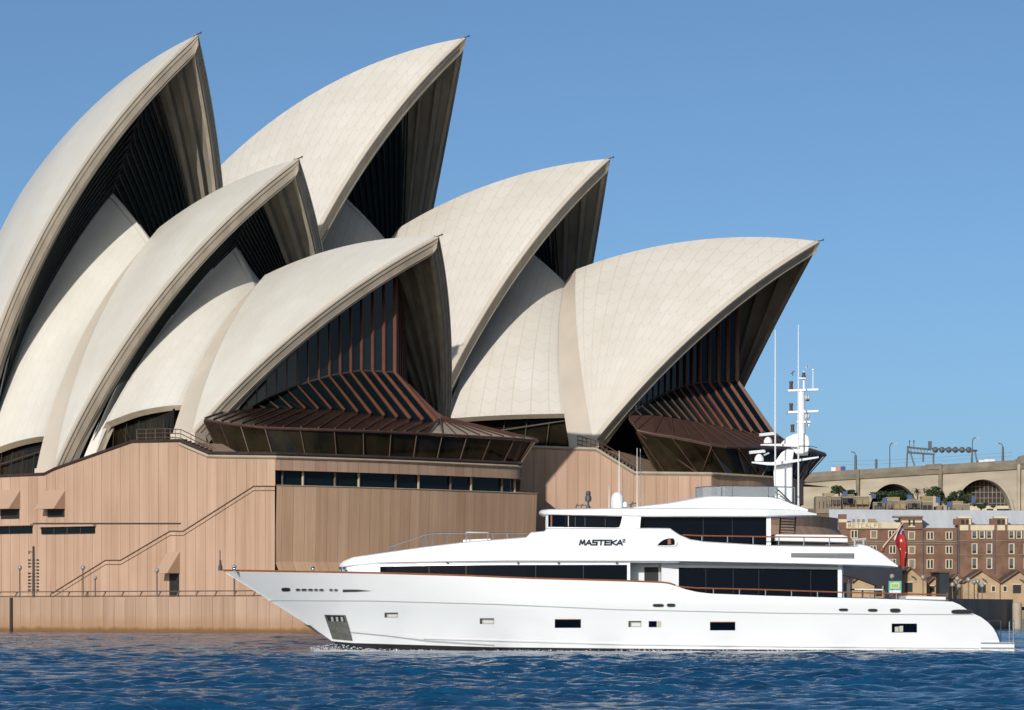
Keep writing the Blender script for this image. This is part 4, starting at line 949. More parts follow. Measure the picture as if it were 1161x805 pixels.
# windscreen
wsb = lambda x, z: float(np.interp(x, [788, 792, 815, 880], [1.0, 1.7, 2.3, 2.3]))
wn_ = side_strip('windscreen', M['clear'], [788.5, 800, 826, 880], [553.2, 552.2, 551.6, 552.2], ([788.5, 800, 826, 880], [563.5, 562.6, 562.2, 563]), wsb, t=.02, inset=.0)
mb = MB(); mb.tube([P_(x, np.interp(x, [788.5, 800, 826, 880, 901], [553.0, 552.0, 551.4, 552.0, 552.6]), wsb(x, 0)) for x in np.linspace(788.5, 901, 16)], .03, 5)
mb.build('windscreen_rail', M['steel'], wn_)
for x in (789, 818, 830, 871, 881, 901):
    mb = MB(); mb.tube([P_(x, 552.4, wsb(x, 0)), P_(x, 565 if x < 890 else 571, wsb(x, 0))], .035, 5); mb.build('windscreen_post', M['steel'], wn_)
# fly-bridge ladder and stair
mb = MB()
for l_ in (2.0, 1.2):
    mb.tube([P_(878, 553, l_), P_(884, 557, l_), P_(898, 571, l_)], .035, 5)
for t in np.linspace(0, 1, 7): mb.beam(P_(880 + 17 * t, 558 + 14 * t, 2.0), P_(880 + 17 * t, 558 + 14 * t, 1.2), .12, .04)
mb.build('ladder', M['dgrey'], yacht)
mb = MB()
for x in (885, 902): mb.tube([P_(x, 585, 1.6), P_(x - 1, 606, 1.6)], .04, 5)
for k in range(6): mb.beam(P_(885, 588 + k * 3.2, 1.6), P_(901, 588.6 + k * 3.2, 1.6), .18, .05)
mb.build('stair', M['dgrey'], yacht)
# radome, search light, horn, whips
mb = MB(); c = P_(700, 575.5, .9); sc0 = .0418
mb.lathe(c, [(.01, -.2), (.30, -.15), (.30, .42), (.28, .55), (.2, .68), (.1, .735), (.005, .75)], 16); mb.build('radome', M['white'], yacht, smooth=50)
mb = MB(); c = P_(667, 576, 1.0); mb.lathe(c, [(.12, 0), (.1, .1), (.05, .12), (.05, .3), (.14, .32), (.16, .5), (.1, .62), (.12, .66), (.1, .8), (.01, .82)], 10)
mb.beam((c[0] - .6, c[1], c[2] + .12), (c[0] - .1, c[1], c[2] + .14), .05, .05)
for dx in (-.6, -.35): mb.beam((c[0] + dx, c[1], c[2]), (c[0] + dx + .08, c[1], c[2] + .2), .06, .06)
mb.build('searchlight', M['dgrey'], yacht, smooth=40)
mb = MB(); c = P_(709, 575, 1.2); mb.lathe(c, [(.01, 0), (.11, .02), (.11, .2), (.04, .26), (.01, .27)], 10); mb.build('small_dome', M['white'], yacht, smooth=40)
mb = MB(); c = P_(715, 575, 1.2); mb.beam(c, (c[0] + .1, c[1], c[2] + .25), .08, .08); mb.beam((c[0] - .1, c[1], c[2] + .1), (c[0] + .3, c[1], c[2] + .2), .06, .06); mb.build('horn', M['dgrey'], yacht)
def whip(x, y0, y1, b, r0=.035, r1=.012, m='white2'):
    mb = MB(); p, q = P_(x, y0, b), P_(x, y1, b); k = [p[i] * .3 + q[i] * .7 for i in range(3)]
    mb.tube([p, (p[0], p[1], p[2] + .3), k, q], [r0 * 1.3, r0, (r0 + r1) / 2, r1], 6); mb.build('whip_antenna', M[m], yacht, smooth=40)
whip(690.5, 577, 551, 1.6, .02, .008); whip(702, 560, 511, .9, .026, .012); whip(722.3, 577, 508, 1.4, .024, .012); whip(726, 577, 509, 1.0, .018, .008)
whip(879, 560, 374, 1.8, .045, .022); whip(905.2, 574, 368, 1.3, .045, .02)
# ---- mast with wings
def prism_c(name, poly, half, m='white', parent=None, bev=.06):
    mb = MB(); f = lambda s_: [P_(x, y, s_) for x, y in poly]
    mb.hexa(f(-half), f(half)); o = mb.build(name, M[m], parent or yacht)
    bv = o.modifiers.new('bevel', 'BEVEL'); bv.width = bev; bv.segments = 2; bv.limit_method = 'ANGLE'
    return o
pyl = prism_c('mast_pylon', [(878.5, 570), (877, 536), (879, 523), (886, 513), (893, 508.5), (901, 508.5), (900, 514), (898.5, 524), (898.5, 570)], .42)
prism_c('radar_wing', [(862, 503.6), (885, 503), (905, 504.6), (905, 507), (884, 506), (862, 505.2)], .75, parent=pyl)
prism_c('radar_wing', [(852, 523.4), (875, 524), (905, 520.4), (928.5, 517.4), (928.5, 519.4), (905, 523.6), (880, 527.8), (870, 527.6), (852, 525.2)], .85, parent=pyl)
prism_c('mast_housing', [(885, 503), (892, 495.6), (900, 492), (912, 491), (917, 495), (918.4, 503), (916.5, 512), (910, 514.5), (902, 514.5), (898, 508)], .5, parent=pyl)
mb = MB(); mb.lathe(P_(909.5, 515.5, 0), [(.01, -.05), (.28, -.03), (.30, .12), (.22, .2)], 14); mb.build('mast_collar', M['white2'], pyl, smooth=40)
mb = MB(); mb.tube([P_(908.4, 497, 0), P_(908.6, 470, 0), P_(908.6, 444, 0)], [.21, .20, .17], 12); mb.build('mast_column', M['white'], pyl, smooth=50)
for x0, x1, y, th in ((892.5, 927.5, 443, .10), (892, 927.5, 467.5, .10), (903, 918.5, 478.5, .09), (905, 914.5, 429, .06)):
    mb = MB(); a, b = P_(x0, y, 0), P_(x1, y - (1.3 if x1 - x0 > 30 else 0), 0); mb.beam(a, b, .35, th); mb.build('crosstree', M['white'], pyl)
mb = MB(); mb.tube([P_(911.5, 443, 0), P_(911.5, 421, 0)], .055, 8); mb.build('top_mast', M['white'], pyl)
M['navlight'] = mat('red_lamp_glass', (.085, .018, .014), .25, var=.2, vscale=6)
for x, y0, y1 in ((897, 432, 442.5), (897, 457, 467), (898.6, 481, 490)):
    mb = MB(); h = (y1 - y0) * .0423; mb.lathe(P_(x, y1, 0), [(.10, 0), (.10, h * .22), (.075, h * .25), (.075, h * .75), (.10, h * .78), (.10, h * .95), (.03, h)], 10); o = mb.build('signal_lamp', M['dgrey'], pyl, smooth=40)
    mb = MB(); mb.lathe(P_(x, y1, 0), [(.083, h * .26), (.083, h * .74)], 10); mb.build('lamp_lens', M['navlight'], o, smooth=40)
mb = MB(); mb.lathe(P_(911.3, 428, 0), [(.1, 0), (.1, .1), (.06, .12), (.08, .22), (.02, .28)], 10); mb.build('top_lamp', M['dgrey'], pyl, smooth=40)
for x, y, r in ((915.5, 450.5, .11), (915.3, 472, .12), (917, 482, .08)):
    mb = MB(); mb.lathe(P_(x, y, 0), [(.02, -r * 1.3), (r * .8, -r), (r, 0), (r * .7, r * .9), (.02, r * 1.4)], 12); mb.build('small_antenna', M['white'], pyl, smooth=60)
mb = MB(); mb.lathe(P_(915.6, 453.5, 0), [(.01, -.06), (.09, -.04), (.09, .05), (.01, .06)], 10); mb.build('camera_head', M['dgrey'], pyl, smooth=40)
mb = MB(); mb.tube([P_(921.8, 443, 0), P_(921.8, 421, 0)], .022, 6); mb.ball(P_(921.8, 419.4, 0), .055, 10); mb.build('gps_antenna', M['white'], pyl, smooth=50)
mb = MB(); mb.tube([P_(916.6, 441, 0), P_(916.9, 412, 0)], .013, 5); mb.beam(P_(913, 417, 0), P_(917, 415, 0), .02, .08); mb.build('wind_vane', M['grey'], pyl)
mb = MB(); mb.tube([P_(898.8, 426, 0), P_(899, 421, 0)], .02, 5); mb.beam(P_(896.6, 424, 0), P_(901, 420.6, 0), .03, .05); mb.build('anemometer', M['dgrey'], pyl)
for x0, x1, yb, yt, bx0, bx1, byt in ((866, 875.5, 503, 495.6, 861.5, 877, 490.4), (855.5, 866, 523.5, 515, 850, 867, 510.4)):
    mb = MB(); c = P_((x0 + x1) / 2, yb, .2); r = (x1 - x0) / 2 * .0423; h = (yb - yt) * .0423
    mb.lathe(c, [(.01, 0), (r, .02), (r, h * .45), (r * .75, h * .8), (r * .35, h), (.01, h + .02)], 14); o = mb.build('radar_base', M['white'], pyl, smooth=40)
    mb = MB(); mb.beam(P_(bx0, byt + 2.6, .35), P_(bx1, byt + 1.0, .1), .16, .14); mb.build('radar_scanner', M['white'], o)
mb = MB(); mb.beam(P_(866, 516, .1), P_(872, 513.5, .1), .08, .08); mb.build('floodlight', M['grey'], pyl)
mb = MB(); mb.tube([P_(898, 505.5, .52), P_(920, 506, .52), P_(926.5, 507.5, .5)], .018, 5); mb.build('guard_rail', M['dgrey'], pyl)
# ---- fore deck rails, jack staff, deck fittings
mb = MB(); yt_ = ([440, 449, 484, 492, 590], [620.6, 617.4, 605.6, 604.6, 604.6])
rp = [P_(x, np.interp(x, *yt_), 2.6) for x in np.linspace(440, 598, 30)]; mb.tube(rp, .03, 6); fr_ = mb.build('foredeck_rail', M['steel'], yacht, smooth=40)
for x in (441, 447, 453.5, 480, 484.5, 491.5, 507, 528.5, 553, 559, 575):
    mb = MB(); mb.tube([P_(x, np.interp(x, *yt_), 2.6), P_(x, np.interp(x, TOPX, TOPY) + 1.5, 2.6)], .024, 5); mb.build('stanchion', M['steel'], fr_)
loft('sun_pad', M['white2'], [525, 556], ([525, 527, 556], [612, 611.6, 610.6]), ([525, 556], [616, 613]), lambda x: 2.2, r=.06, n=6)
mb = MB(); mb.tube([P_(527, 605, 2.0), P_(530, 603.8, 2.0), P_(554, 604.4, 2.0)], .04, 6); mb.build('grab_bar', M['white2'], yacht)
js = MB(); js.tube([P_(249.6, 647, .02), P_(249.4, 623.5, .02)], .025, 5); js.lathe(P_(249.8, 647, .02), [(.1, 0), (.1, .2), (.06, .3), (.05, .5)], 8); js.build('jackstaff', M['dgrey'], yacht)
for x, r in ((265.5, .09), (355, .11)):
    mb = MB(); mb.ball(P_(x, 645, .8), r, 10); mb.lathe(P_(x, 648, .8), [(.05, 0), (.05, .1)], 8); mb.build('deck_light', M['steel'], yacht, smooth=50)
mb = MB()
for x in (386.5, 391): mb.lathe(P_(x, 648.5, 2.4), [(.09, 0), (.07, .1), (.1, .22), (.02, .24)], 8)
mb.tube([P_(384, 644.5, 2.4), P_(389, 643.8, 2.4), P_(394, 647.5, 2.4)], .03, 5); mb.build('mooring_winch', M['steel'], yacht)
# ---- stern: slope hand rails, swim platform
loft('swim_platform', M['white'], [1112, 1150], ([1112, 1150], [727.6, 728.2]), ([1112, 1150], [739, 740]), lambda x: 3.45, r=.05, n=6)
for y in (728.2, 733.9):
    side_strip('rub_rail', M['steel'], [1112, 1150.5], [y, y + .2], ([1112, 1150.5], [y + 1.5, y + 1.7]), lambda x, z: 3.45, t=.06)
sr = MB(); sr.tube([P_(x, y, 3.2) for x, y in ((1120.4, 704), (1121.4, 707.5), (1127, 712.6), (1131, 717.6), (1133.6, 724), (1133.8, 729))], .035, 6); sr.build('stern_rail', M['steel'], yacht, smooth=40)
sr = MB()
sr.tube([P_(1120.8, 704, 2.9), P_(1134.5, 703.4, 2.9), P_(1134.8, 728, 2.9)], .028, 6); sr.build('stern_rail', M['steel'], yacht, smooth=40)
for x in (1144.6, 1149.2):
    sr = MB(); sr.tube([P_(x, 728.5, 3.0), P_(x, 705, 3.0), P_(x + .4, 704.2, 2.7), P_(x + .4, 704.2, 2.4)], .034, 6)
    for k in range(3): sr.tube([P_(x, 709 + 6 * k, 3.0), P_(x + 1.2, 709 + 6 * k, 3.0)], .03, 5)
    sr.build('boarding_post', M['steel'], yacht, smooth=40)
# ---- ensign staff (part) and flag (hangs from it: a thing)
fs = MB(); fs.tube([P_(1000, 624.6, 0), P_(1002.5, 619, 0), P_(1024.5, 593, 0)], [.11, .085, .045], 8); fs.lathe(P_(999.8, 625.2, 0), [(.02, -.1), (.14, 0), (.14, .16), (.05, .2)], 10)
fs.build('ensign_staff', M['teak'], yacht, smooth=40)
flag = thing('ensign_flag', 'limp red ensign flag with blue canton hanging from the yacht stern staff', 'flag', (P_(1020, 642, 0)[0] + RX, YC, P_(1020, 642, 0)[2]))
fo = P_(1020, 642, 0)
def fl(x, y, b): p = P_(x, y, b); return (p[0] - fo[0], p[1] - fo[1], p[2] - fo[2])
M['flag_red'] = mat('flag_red_cloth', (.42, .032, .026), .8, var=.12, vscale=2); M['flag_blue'] = mat('flag_blue_cloth', (.02, .035, .16), .8, var=.1, vscale=2); M['flag_white'] = mat('flag_white_cloth', (.68, .66, .64), .8, var=.05, vscale=2)
left = [(1022.8, 594.5), (1019.3, 599.5), (1016, 605.5), (1013.6, 612.5), (1016.5, 618.5), (1019.5, 625), (1020.5, 633), (1021, 643)]
right = [(1023.6, 594), (1024.6, 600), (1026, 606), (1027.6, 612), (1028.6, 619), (1029.2, 627), (1028.8, 635), (1027.2, 642.4)]
def flag_grid(i0, i1, j0, j1, N=6, o=0.):
    rows = []
    for t in np.linspace(i0, i1, 12):
        a = [np.interp(t, range(8), [q[c] for q in left]) for c in (0, 1)]; b = [np.interp(t, range(8), [q[c] for q in right]) for c in (0, 1)]; r = []
        for s_ in np.linspace(j0, j1, 9):
            fold = .16 * math.sin(s_ * 7.5 + t * .5) * min(1, t / 3) + .05 * math.sin(t * 2.1 + s_ * 4); r.append(fl(a[0] * (1 - s_) + b[0] * s_, a[1] * (1 - s_) + b[1] * s_, fold + o))
        rows.append(r)
    return rows
def flag_piece(name, m, i0, i1, j0, j1, o=0.):
    mb = MB(); g = flag_grid(i0, i1, j0, j1, o=o); g2 = flag_grid(i0, i1, j0, j1, o=o - .014); mb.grid(g); mb.grid(g2)
    for e in (0, -1):
        mb.grid([[r[e] for r in g], [r[e] for r in g2]]); mb.grid([g[e], g2[e]])
    return mb.build(name, m, flag, smooth=50)
flag_piece('red_field', M['flag_red'], 0, 7, 0, 1)
flag_piece('blue_canton', M['flag_blue'], .15, 2.0, .12, .98, .012)
for i0, i1, j0, j1 in ((.95, 1.25, .12, .98), (.2, 2.0, .42, .62)): flag_piece('white_cross', M['flag_white'], i0, i1, j0, j1, .024)
for i0, i1, j0, j1 in ((1.04, 1.16, .12, .98), (.2, 2.0, .48, .56)): flag_piece('red_cross', M['flag_red'], i0, i1, j0, j1, .034)
flag_piece('white_edge', M['flag_white'], 0.1, 3.0, .0, .10, .014)
for t, s_, r in ((3.1, .6, .085), (4.6, .2, .05), (5.0, .75, .03)):
    mb = MB(); g = flag_grid(t, t + .01, s_, s_ + .01)[0][0]; c = Vector(g) + Vector((0, -.02, 0)); pts = []
    for k in range(14):
        rr = r if k % 2 == 0 else r * .62; a = math.pi * k / 7; pts.append((c.x + rr * math.sin(a), c.y - .004, c.z + rr * math.cos(a)))
    mb.hexa([(p[0], p[1] + .015, p[2]) for p in pts], pts); mb.build('white_star', M['flag_white'], flag)

# ---- spray at the bow
M['foam'] = mat('white_foam', (.78, .80, .81), .7, var=.08, vscale=6)
sp_ = MB(); r = np.random.RandomState(3)
def blob(c, s_):
    b = sp_.add([]); n = 6; rings = []
    for i in range(5):
        a = math.pi * i / 4; rings.append([(c[0] + s_ * 1.5 * math.sin(a) * math.cos(k * 2 * math.pi / n) * r.uniform(.6, 1.3), c[1] + s_ * math.sin(a) * math.sin(k * 2 * math.pi / n) * r.uniform(.6, 1.3), c[2] - s_ * .6 * math.cos(a) * r.uniform(.7, 1.2)) for k in range(n)])
    sp_.grid(rings, closed=True)
for k in range(260):
    t = r.beta(1.1, 2.2); px = 352 + t * 110; b = hb(px, .45) + abs(r.normal(0, .35 + .9 * t)); X = (px - CX) / F_PX * (YC - b)
    hgt = max(0, .22 * math.exp(-((px - 378) / 26) ** 2) + .07); blob((X, YC - b, r.uniform(0, 1) ** 1.6 * hgt + .02), r.uniform(.008, .030))
for k in range(900):
    px = 440 + r.uniform(0, 1) ** .9 * 700; b = hb(min(px, 1130), .2) + abs(r.normal(0, .22)) + .03; X = (px - CX) / F_PX * (YC - b)
    if r.uniform() < .45 + .35 * math.sin(px * .045) : blob((X, YC - b, r.uniform(-.02, .07)), r.uniform(.008, .03))
o = sp_.build('bow_spray', M['foam'], None, smooth=60); o['kind'] = 'stuff'; o['label'] = 'white spray thrown up along the yacht waterline'

#--BACKGROUND--
# ------------------------------------------------------------------ FAR SHORE
def wp(px, py, Y): return np.array([(px - CX) / F_PX * Y, Y, CH + (YH - py) / F_PX * Y])
YW = 900.0; k9 = YW / F_PX
M['brick'] = mat('old_brick', (.18, .094, .060), .85, var=.36, vscale=.5, bump=.2, bscale=2, detail=8)
M['cream_r'] = mat('cream_render', (.62, .52, .36), .8, var=.1, vscale=.6)
M['zinc'] = mat('corrugated_roof', (.66, .68, .69), .55, var=.1, vscale=.25, stretch=(3, .3, .3))
M['sand'] = mat('sandstone', (.43, .30, .175), .85, var=.2, vscale=.4, bump=.2, bscale=2)
M['slate'] = mat('dark_slate_roof', (.075, .062, .055), .75, var=.2, vscale=.6)
M['via'] = mat('viaduct_concrete', (.41, .35, .265), .85, var=.24, vscale=.08, stretch=(1, 1, 4), detail=7)
M['via_dark'] = mat('viaduct_parapet', (.21, .18, .135), .85, var=.3, vscale=.25, stretch=(1, 1, 2), detail=6)
M['terr'] = mat('terrace_stucco', (.22, .18, .13), .85, var=.25, vscale=.3)
M['terr2'] = mat('terrace_ochre', (.29, .215, .115), .85, var=.2, vscale=.3)
M['quay'] = mat('quay_stone', (.28, .2, .13), .9, var=.2, vscale=.1)
M['bluecloth'] = mat('blue_sheet', (.045, .085, .20), .7, var=.2, vscale=.5)
M['bark'] = mat('bark', (.09, .065, .045), .9, var=.2, vscale=2)
M['leaf'] = mat('leaf_green', (.030, .058, .018), .6, var=.35, vscale=.7)
M['leaf2'] = mat('leaf_olive', (.050, .070, .026), .6, var=.35, vscale=.7)
M['iron'] = mat('grey_iron', (.085, .095, .105), .6, var=.2, vscale=.5)
# terrain: quay and the hill behind it
m_ = MB(); xs_ = np.linspace(-20, 420, 12)
m_.grid([[(x, y, z) for x in xs_] for y, z in ((868, -2), (868.5, 2.0), (915, 2.2), (935, 10), (960, 21), (1010, 26), (1100, 32), (1400, 36), (4000, 20))])
struct(m_.build('hillside', M['quay']))

def facade_box(mb, x0, x1, yt, yb, Y, depth):
    a, b = wp(x0, yt, Y), wp(x1, yb, Y); mb.box(((a[0] + b[0]) / 2, Y + depth / 2, (a[2] + b[2]) / 2), (b[0] - a[0], depth, a[2] - b[2]))
def fb(name, m, x0, x1, yt, yb, Y, depth, parent):
    mb = MB(); facade_box(mb, x0, x1, yt, yb, Y, depth); return mb.build(name, m, parent)
def window_pair(x, y, w_, h_, Y, parent, kind):
    """pale frame with dark panes"""
    o = fb('window', M['cream_r'], x - w_ / 2 - .8, x + w_ / 2 + .8, y - h_ / 2 - .7, y + h_ / 2 + 1.0, Y - .12, .3, parent)
    if kind == 2:
        for s_ in (-1, 1): fb('pane', M['dark'], x + s_ * w_ * .29 - w_ * .17, x + s_ * w_ * .29 + w_ * .17, y - h_ / 2, y + h_ / 2, Y - .2, .3, o)
    elif kind == 3:
        fb('pane', M['terr'], x - w_ / 2 + .4, x + w_ / 2 - .4, y - h_ / 2, y + h_ / 2, Y - .2, .3, o)
    else:
        fb('pane', M['iron'], x - w_ / 2, x + w_ / 2 - .8, y - h_ / 2, y + h_ * .2, Y - .2, .3, o); fb('pane', M['dark'], x - w_ / 2, x + w_ / 2 - .8, y + h_ * .22, y + h_ / 2, Y - .2, .3, o)
    return o
# warehouse one: sign band, tower gable
B1 = thing('brick_warehouse', 'brown brick warehouse with a cream lettered sign band along its top', 'building', tuple(wp(1020, 690, YW)))
def off(o): pass
BASE1 = Vector(B1.location)
class Rel:
    """builds children in world coordinates, then re-bases them on their parent's empty"""
    def __init__(s, root): s.root = root
    def __enter__(s): s.n = set(COL.objects); return s
    def __exit__(s, *a):
        loc = Vector(s.root.location)
        for o in [o for o in COL.objects if o not in s.n and o.parent == s.root]: o.location = o.location - loc
with Rel(B1):
    wl = fb('wall', M['brick'], 951, 1086, 598.5, 684, YW, 12, B1)
    fb('corner_pier', M['brick'], 951.5, 960, 583, 599, YW - .15, 3, B1); fb('pier_band', M['cream_r'], 951, 960.4, 588.6, 592.2, YW - .3, .5, B1)
    sg = fb('sign_band', M['cream_r'], 959.6, 1021, 592.4, 599.2, YW - .5, .8, B1)
    mb = MB(); letters(mb, 'METCALFE', wp(961.5, 597.8, YW)[0], wp(961, 597.8, YW)[2], 3.0 * k9, 1.9 * k9, 4.0 * k9, YW - .56, .14, .1); mb.build('sign_lettering', mat('faded_lettering', (.42, .33, .20), .8, var=.2, vscale=1.), sg)
    tw = fb('tower', M['brick'], 1021, 1046, 585.5, 600, YW - .4, 5, B1); fb('tower_cornice', M['terr'], 1014, 1047, 584.6, 586.6, YW - .8, 6, B1)
    fb('tower_band', M['cream_r'], 1022, 1045.4, 590.2, 592.4, YW - .55, .5, tw)
    for x in (1031, 1036): fb('tower_window', M['dark'], x - 1, x + 1.2, 589, 596, YW - .6, .3, tw)
    fb('tower_panel', M['cream_r'], 1030, 1037.6, 594.6, 597.6, YW - .5, .3, tw)
    mb = MB(); a = [wp(940, 577.5, YW + 14), wp(1170, 579, YW + 14), wp(1170, 600, YW + 1), wp(940, 600, YW + 1)]; mb.hexa([tuple(p - np.array([0, 0, .4])) for p in a], [tuple(p) for p in a]); mb.build('roof', M['zinc'], B1)
    fb('string_course', M['terr'], 951, 1086, 613.4, 614.8, YW - .2, .4, B1); fb('string_course', M['terr'], 951, 1086, 616.2, 617.2, YW - .2, .4, B1)
    for x, y, k in ((968.5, 605.5, 2), (990.7, 605.8, 3), (1011, 605.8, 2), (1033.5, 607, 3), (1054.6, 607.2, 2), (1076, 607.2, 2), (990, 623, 2), (1012, 623, 2), (1033.8, 623.4, 3), (1054.6, 623.4, 2), (1076, 623.4, 2), (1012, 639, 2), (1033.8, 639, 3), (1054.6, 639.4, 2), (1076, 639.4, 2)):
        window_pair(x, y, 6.4, 7.6 if y < 635 else 9, YW, B1, k)
    for x in (1046.5, 1085): fb('downpipe', M['iron'], x - .4, x + .4, 600, 650, YW - .3, .3, B1)
    for x in (967, 972.5, 978): fb('roof_vent', M['terr'], x, x + 2.5, 588.5, 592.5, YW + 2, 1, B1)
    fb('roof_hatch', M['terr2'], 985, 993, 588, 592, YW + 3, 2, B1)
B2 = thing('brick_warehouse', 'red-brown brick warehouse with a cream frieze and small arched dormers, at the right edge', 'building', tuple(wp(1130, 690, YW - 1)))
with Rel(B2):
    Y2 = YW - 1.0
    fb('wall', M['brick'], 1086.5, 1185, 594.5, 684, Y2, 12, B2)
    for x0, x1 in ((1088.3, 1098), (1100.5, 1127.5), (1130.8, 1139.6), (1142.5, 1161), (1163, 1185)): fb('frieze', M['cream_r'], x0, x1, 595.4, 601.4, Y2 - .3, .6, B2)
    for xc in (1093, 1134):
        dm = fb('dormer', M['brick'], xc - 11, xc + 9, 588, 595, Y2 + .4, 2.5, B2); fb('dormer_cornice', M['cream_r'], xc - 7, xc + 8, 585.4, 587.6, Y2 + .1, 3, dm)
        for dx in (-1.5, 4): fb('dormer_opening', M['dark'], xc + dx - 1.6, xc + dx + 1.6, 589.2, 594, Y2 + .2, .3, dm)
        fb('dormer_post', M['cream_r'], xc + 5.5, xc + 8, 588, 594.5, Y2 + .2, .3, dm)
    for y in (612.5, 628.5): fb('string_course', M['terr'], 1086.5, 1185, y, y + .7, Y2 - .12, .3, B2)
    for x, rows in ((1105, (0, 1, 2)), (1113.6, (0,)), (1121.8, (0, 1, 2)), (1147, (0, 1, 2)), (1155.6, (0,)), (1164, (0, 1, 2))):
        for r_ in rows: window_pair(x, (606, 622, 638.6)[r_], 5.0, (7.6, 10.4, 11)[r_], Y2, B2, 1)
    for x in (1086.8, 1127.5): fb('downpipe', M['iron'], x - .5, x + .5, 600, 650, Y2 - .3, .3, B2)

def shed(xp, yp, hw, eave, label, door=None, wins=(), Y=884., partial=0):
    """small gabled sandstone store seen from its gable end"""
    t = thing('sandstone_store', label, 'building', tuple(wp(xp, 690, Y)), 0, 'gabled stores on the quay')
    with Rel(t):
        mb = MB(); pl = [wp(xp - hw, 688, Y), wp(xp + hw, 688, Y), wp(xp + hw, eave, Y), wp(xp, yp, Y), wp(xp - hw, eave, Y)]
        mb.hexa([tuple(p + np.array([0, 12, 0])) for p in pl], [tuple(p) for p in pl]); mb.build('wall', M['sand'], t)
        for sgn in (-1, 1):
            a, b = wp(xp, yp - .3, Y - .5), wp(xp + sgn * (hw + .6), eave + .5, Y - .5); mb = MB(); up = np.array([0, 0, .28])
            mb.hexa([tuple(a), tuple(b), tuple(b + np.array([0, 12.6, 0])), tuple(a + np.array([0, 12.6, 0]))], [tuple(a + up), tuple(b + up), tuple(b + np.array([0, 12.6, 0]) + up), tuple(a + np.array([0, 12.6, 0]) + up)]); mb.build('roof', M['slate'], t)
            mb = MB(); mb.beam(tuple(a + np.array([0, -.15, .1])), tuple(b + np.array([0, -.15, .1])), .3, .35); mb.build('bargeboard', M['brick'], t)
        if door:
            d_ = fb('loading_door', M['dark'], door[0], door[1], door[2], door[3], Y - .12, .25, t); fb('door_lintel', M['cream_r'], door[0] - .7, door[1] + .7, door[2] - 1.1, door[2], Y - .2, .35, d_)
        for x, y in wins:
            o = fb('window', M['cream_r'], x - 2.6, x + 2.6, y - 3.6, y + 3.8, Y - .1, .25, t); fb('pane', M['dark'], x - 1.7, x + 1.7, y - 2.7, y + 2.7, Y - .16, .25, o)
        mb = MB(); a = wp(xp + 1, yp + 9, Y - .2); mb.beam(tuple(a), tuple(a + np.array([.8, -.9, -.5])), .2, .2); mb.build('hoist_beam', M['iron'], t)
    return t
shed(988, 643.5, 22, 660, 'gabled sandstone store seen under the yacht aft roof', (992, 1000, 664, 676))
shed(1032.5, 644, 18, 659, 'gabled sandstone store just right of the red flag', (1026.5, 1034.5, 660.5, 671))
shed(1085, 652, 14, 662, 'narrow low gabled store behind the globe lamps', None, ((1081, 668), (1098, 668)), Y=890.)
shed(1059, 655, 9, 663, 'smallest gabled store with a dark roof beside the dark passage', (1054.5, 1059.5, 664.5, 671), (), Y=888.)
shed(1112.5, 647, 21, 660.5, 'gabled sandstone store with a broad dark doorway, right of the globe lamps', (1108, 1117.5, 662.5, 672), ((1126.4, 667.5),))
shed(1155, 647.5, 20.5, 661, 'gabled sandstone store at the right edge of the picture', (1148.5, 1157.5, 663, 672.5), ((1139.5, 667.5),))
M['shade_navy'] = mat('painted_shade_navy', (.016, .020, .030), .8, var=.25, vscale=.5)  # flat navy that paints in shade on the boxes and slab below
for x0, x1, yt, lab in ((1003.6, 1023, 641, 'dark blue-black box painted as the shaded passage behind the yellow poster'), (1065.4, 1076.2, 648.5, 'narrow dark box painted as the shaded gap between two gabled stores')):  # shaded gaps between the stores, built as dark painted boxes
    t = thing('passage_shade_box', lab, 'building', tuple(wp((x0 + x1) / 2, 690, 880)))
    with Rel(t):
        fb('wall', M['shade_navy'], x0, x1, yt + 1, 689, 880., 18, t); fb('shade_box_cap', M['slate'], x0 - 1, x1 + .6, yt - .6, yt + 1, 879.7, 18.5, t)
# dark sloping slab, painted to stand for shaded podium wall, by the promenade end
for nm_, m_k, pl, Y in (('dark_slab', 'shade_navy', [(952, 644), (1003, 644), (1009, 664), (995, 664.5), (975, 657), (957, 652)], 399.0),):
    t = thing('podium_shade_slab', 'dark sloping slab painted as shaded podium wall, seen below the yacht aft roof', 'slab', tuple(wp(980, 684, Y)))
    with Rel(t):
        mb = MB(); P3 = [wp(x, y, Y) for x, y in pl]; mb.hexa([tuple(p + np.array([0, 2.5, 0])) for p in P3], [tuple(p) for p in P3]); mb.build('shade_slab', M[m_k], t)
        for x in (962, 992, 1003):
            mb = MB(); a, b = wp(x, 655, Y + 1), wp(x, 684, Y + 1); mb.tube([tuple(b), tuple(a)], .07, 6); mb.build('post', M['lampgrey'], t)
# poster sign on the promenade
t = thing('poster_sign', 'square poster sign with a yellow panel and turquoise border near the dark passage', 'sign', tuple(wp(1015, 684, 398)))
M['turq'] = mat('poster_turquoise', (.08, .42, .45), .6, var=.08, vscale=2); M['yellow'] = mat('poster_yellow', (.62, .60, .10), .6, var=.08, vscale=2)
with Rel(t):
    bd = fb('board', M['turq'], 1007.6, 1022, 658.8, 673, 398., .12, t); fb('yellow_panel', M['yellow'], 1009.6, 1019.8, 660.4, 667.4, 397.95, .06, bd)
    fb('white_strip', M['white2'], 1008.6, 1021.2, 669.4, 672.2, 397.95, .06, bd)
    for k in range(4): fb('poster_text', M['turq'], 1011.2 + k * 1.9, 1012.4 + k * 1.9, 662.4, 665.6, 397.92, .05, bd)
    for x in (1009, 1020.6): fb('post', M['lampgrey'], x - .35, x + .35, 673, 684.5, 398.02, .08, t)

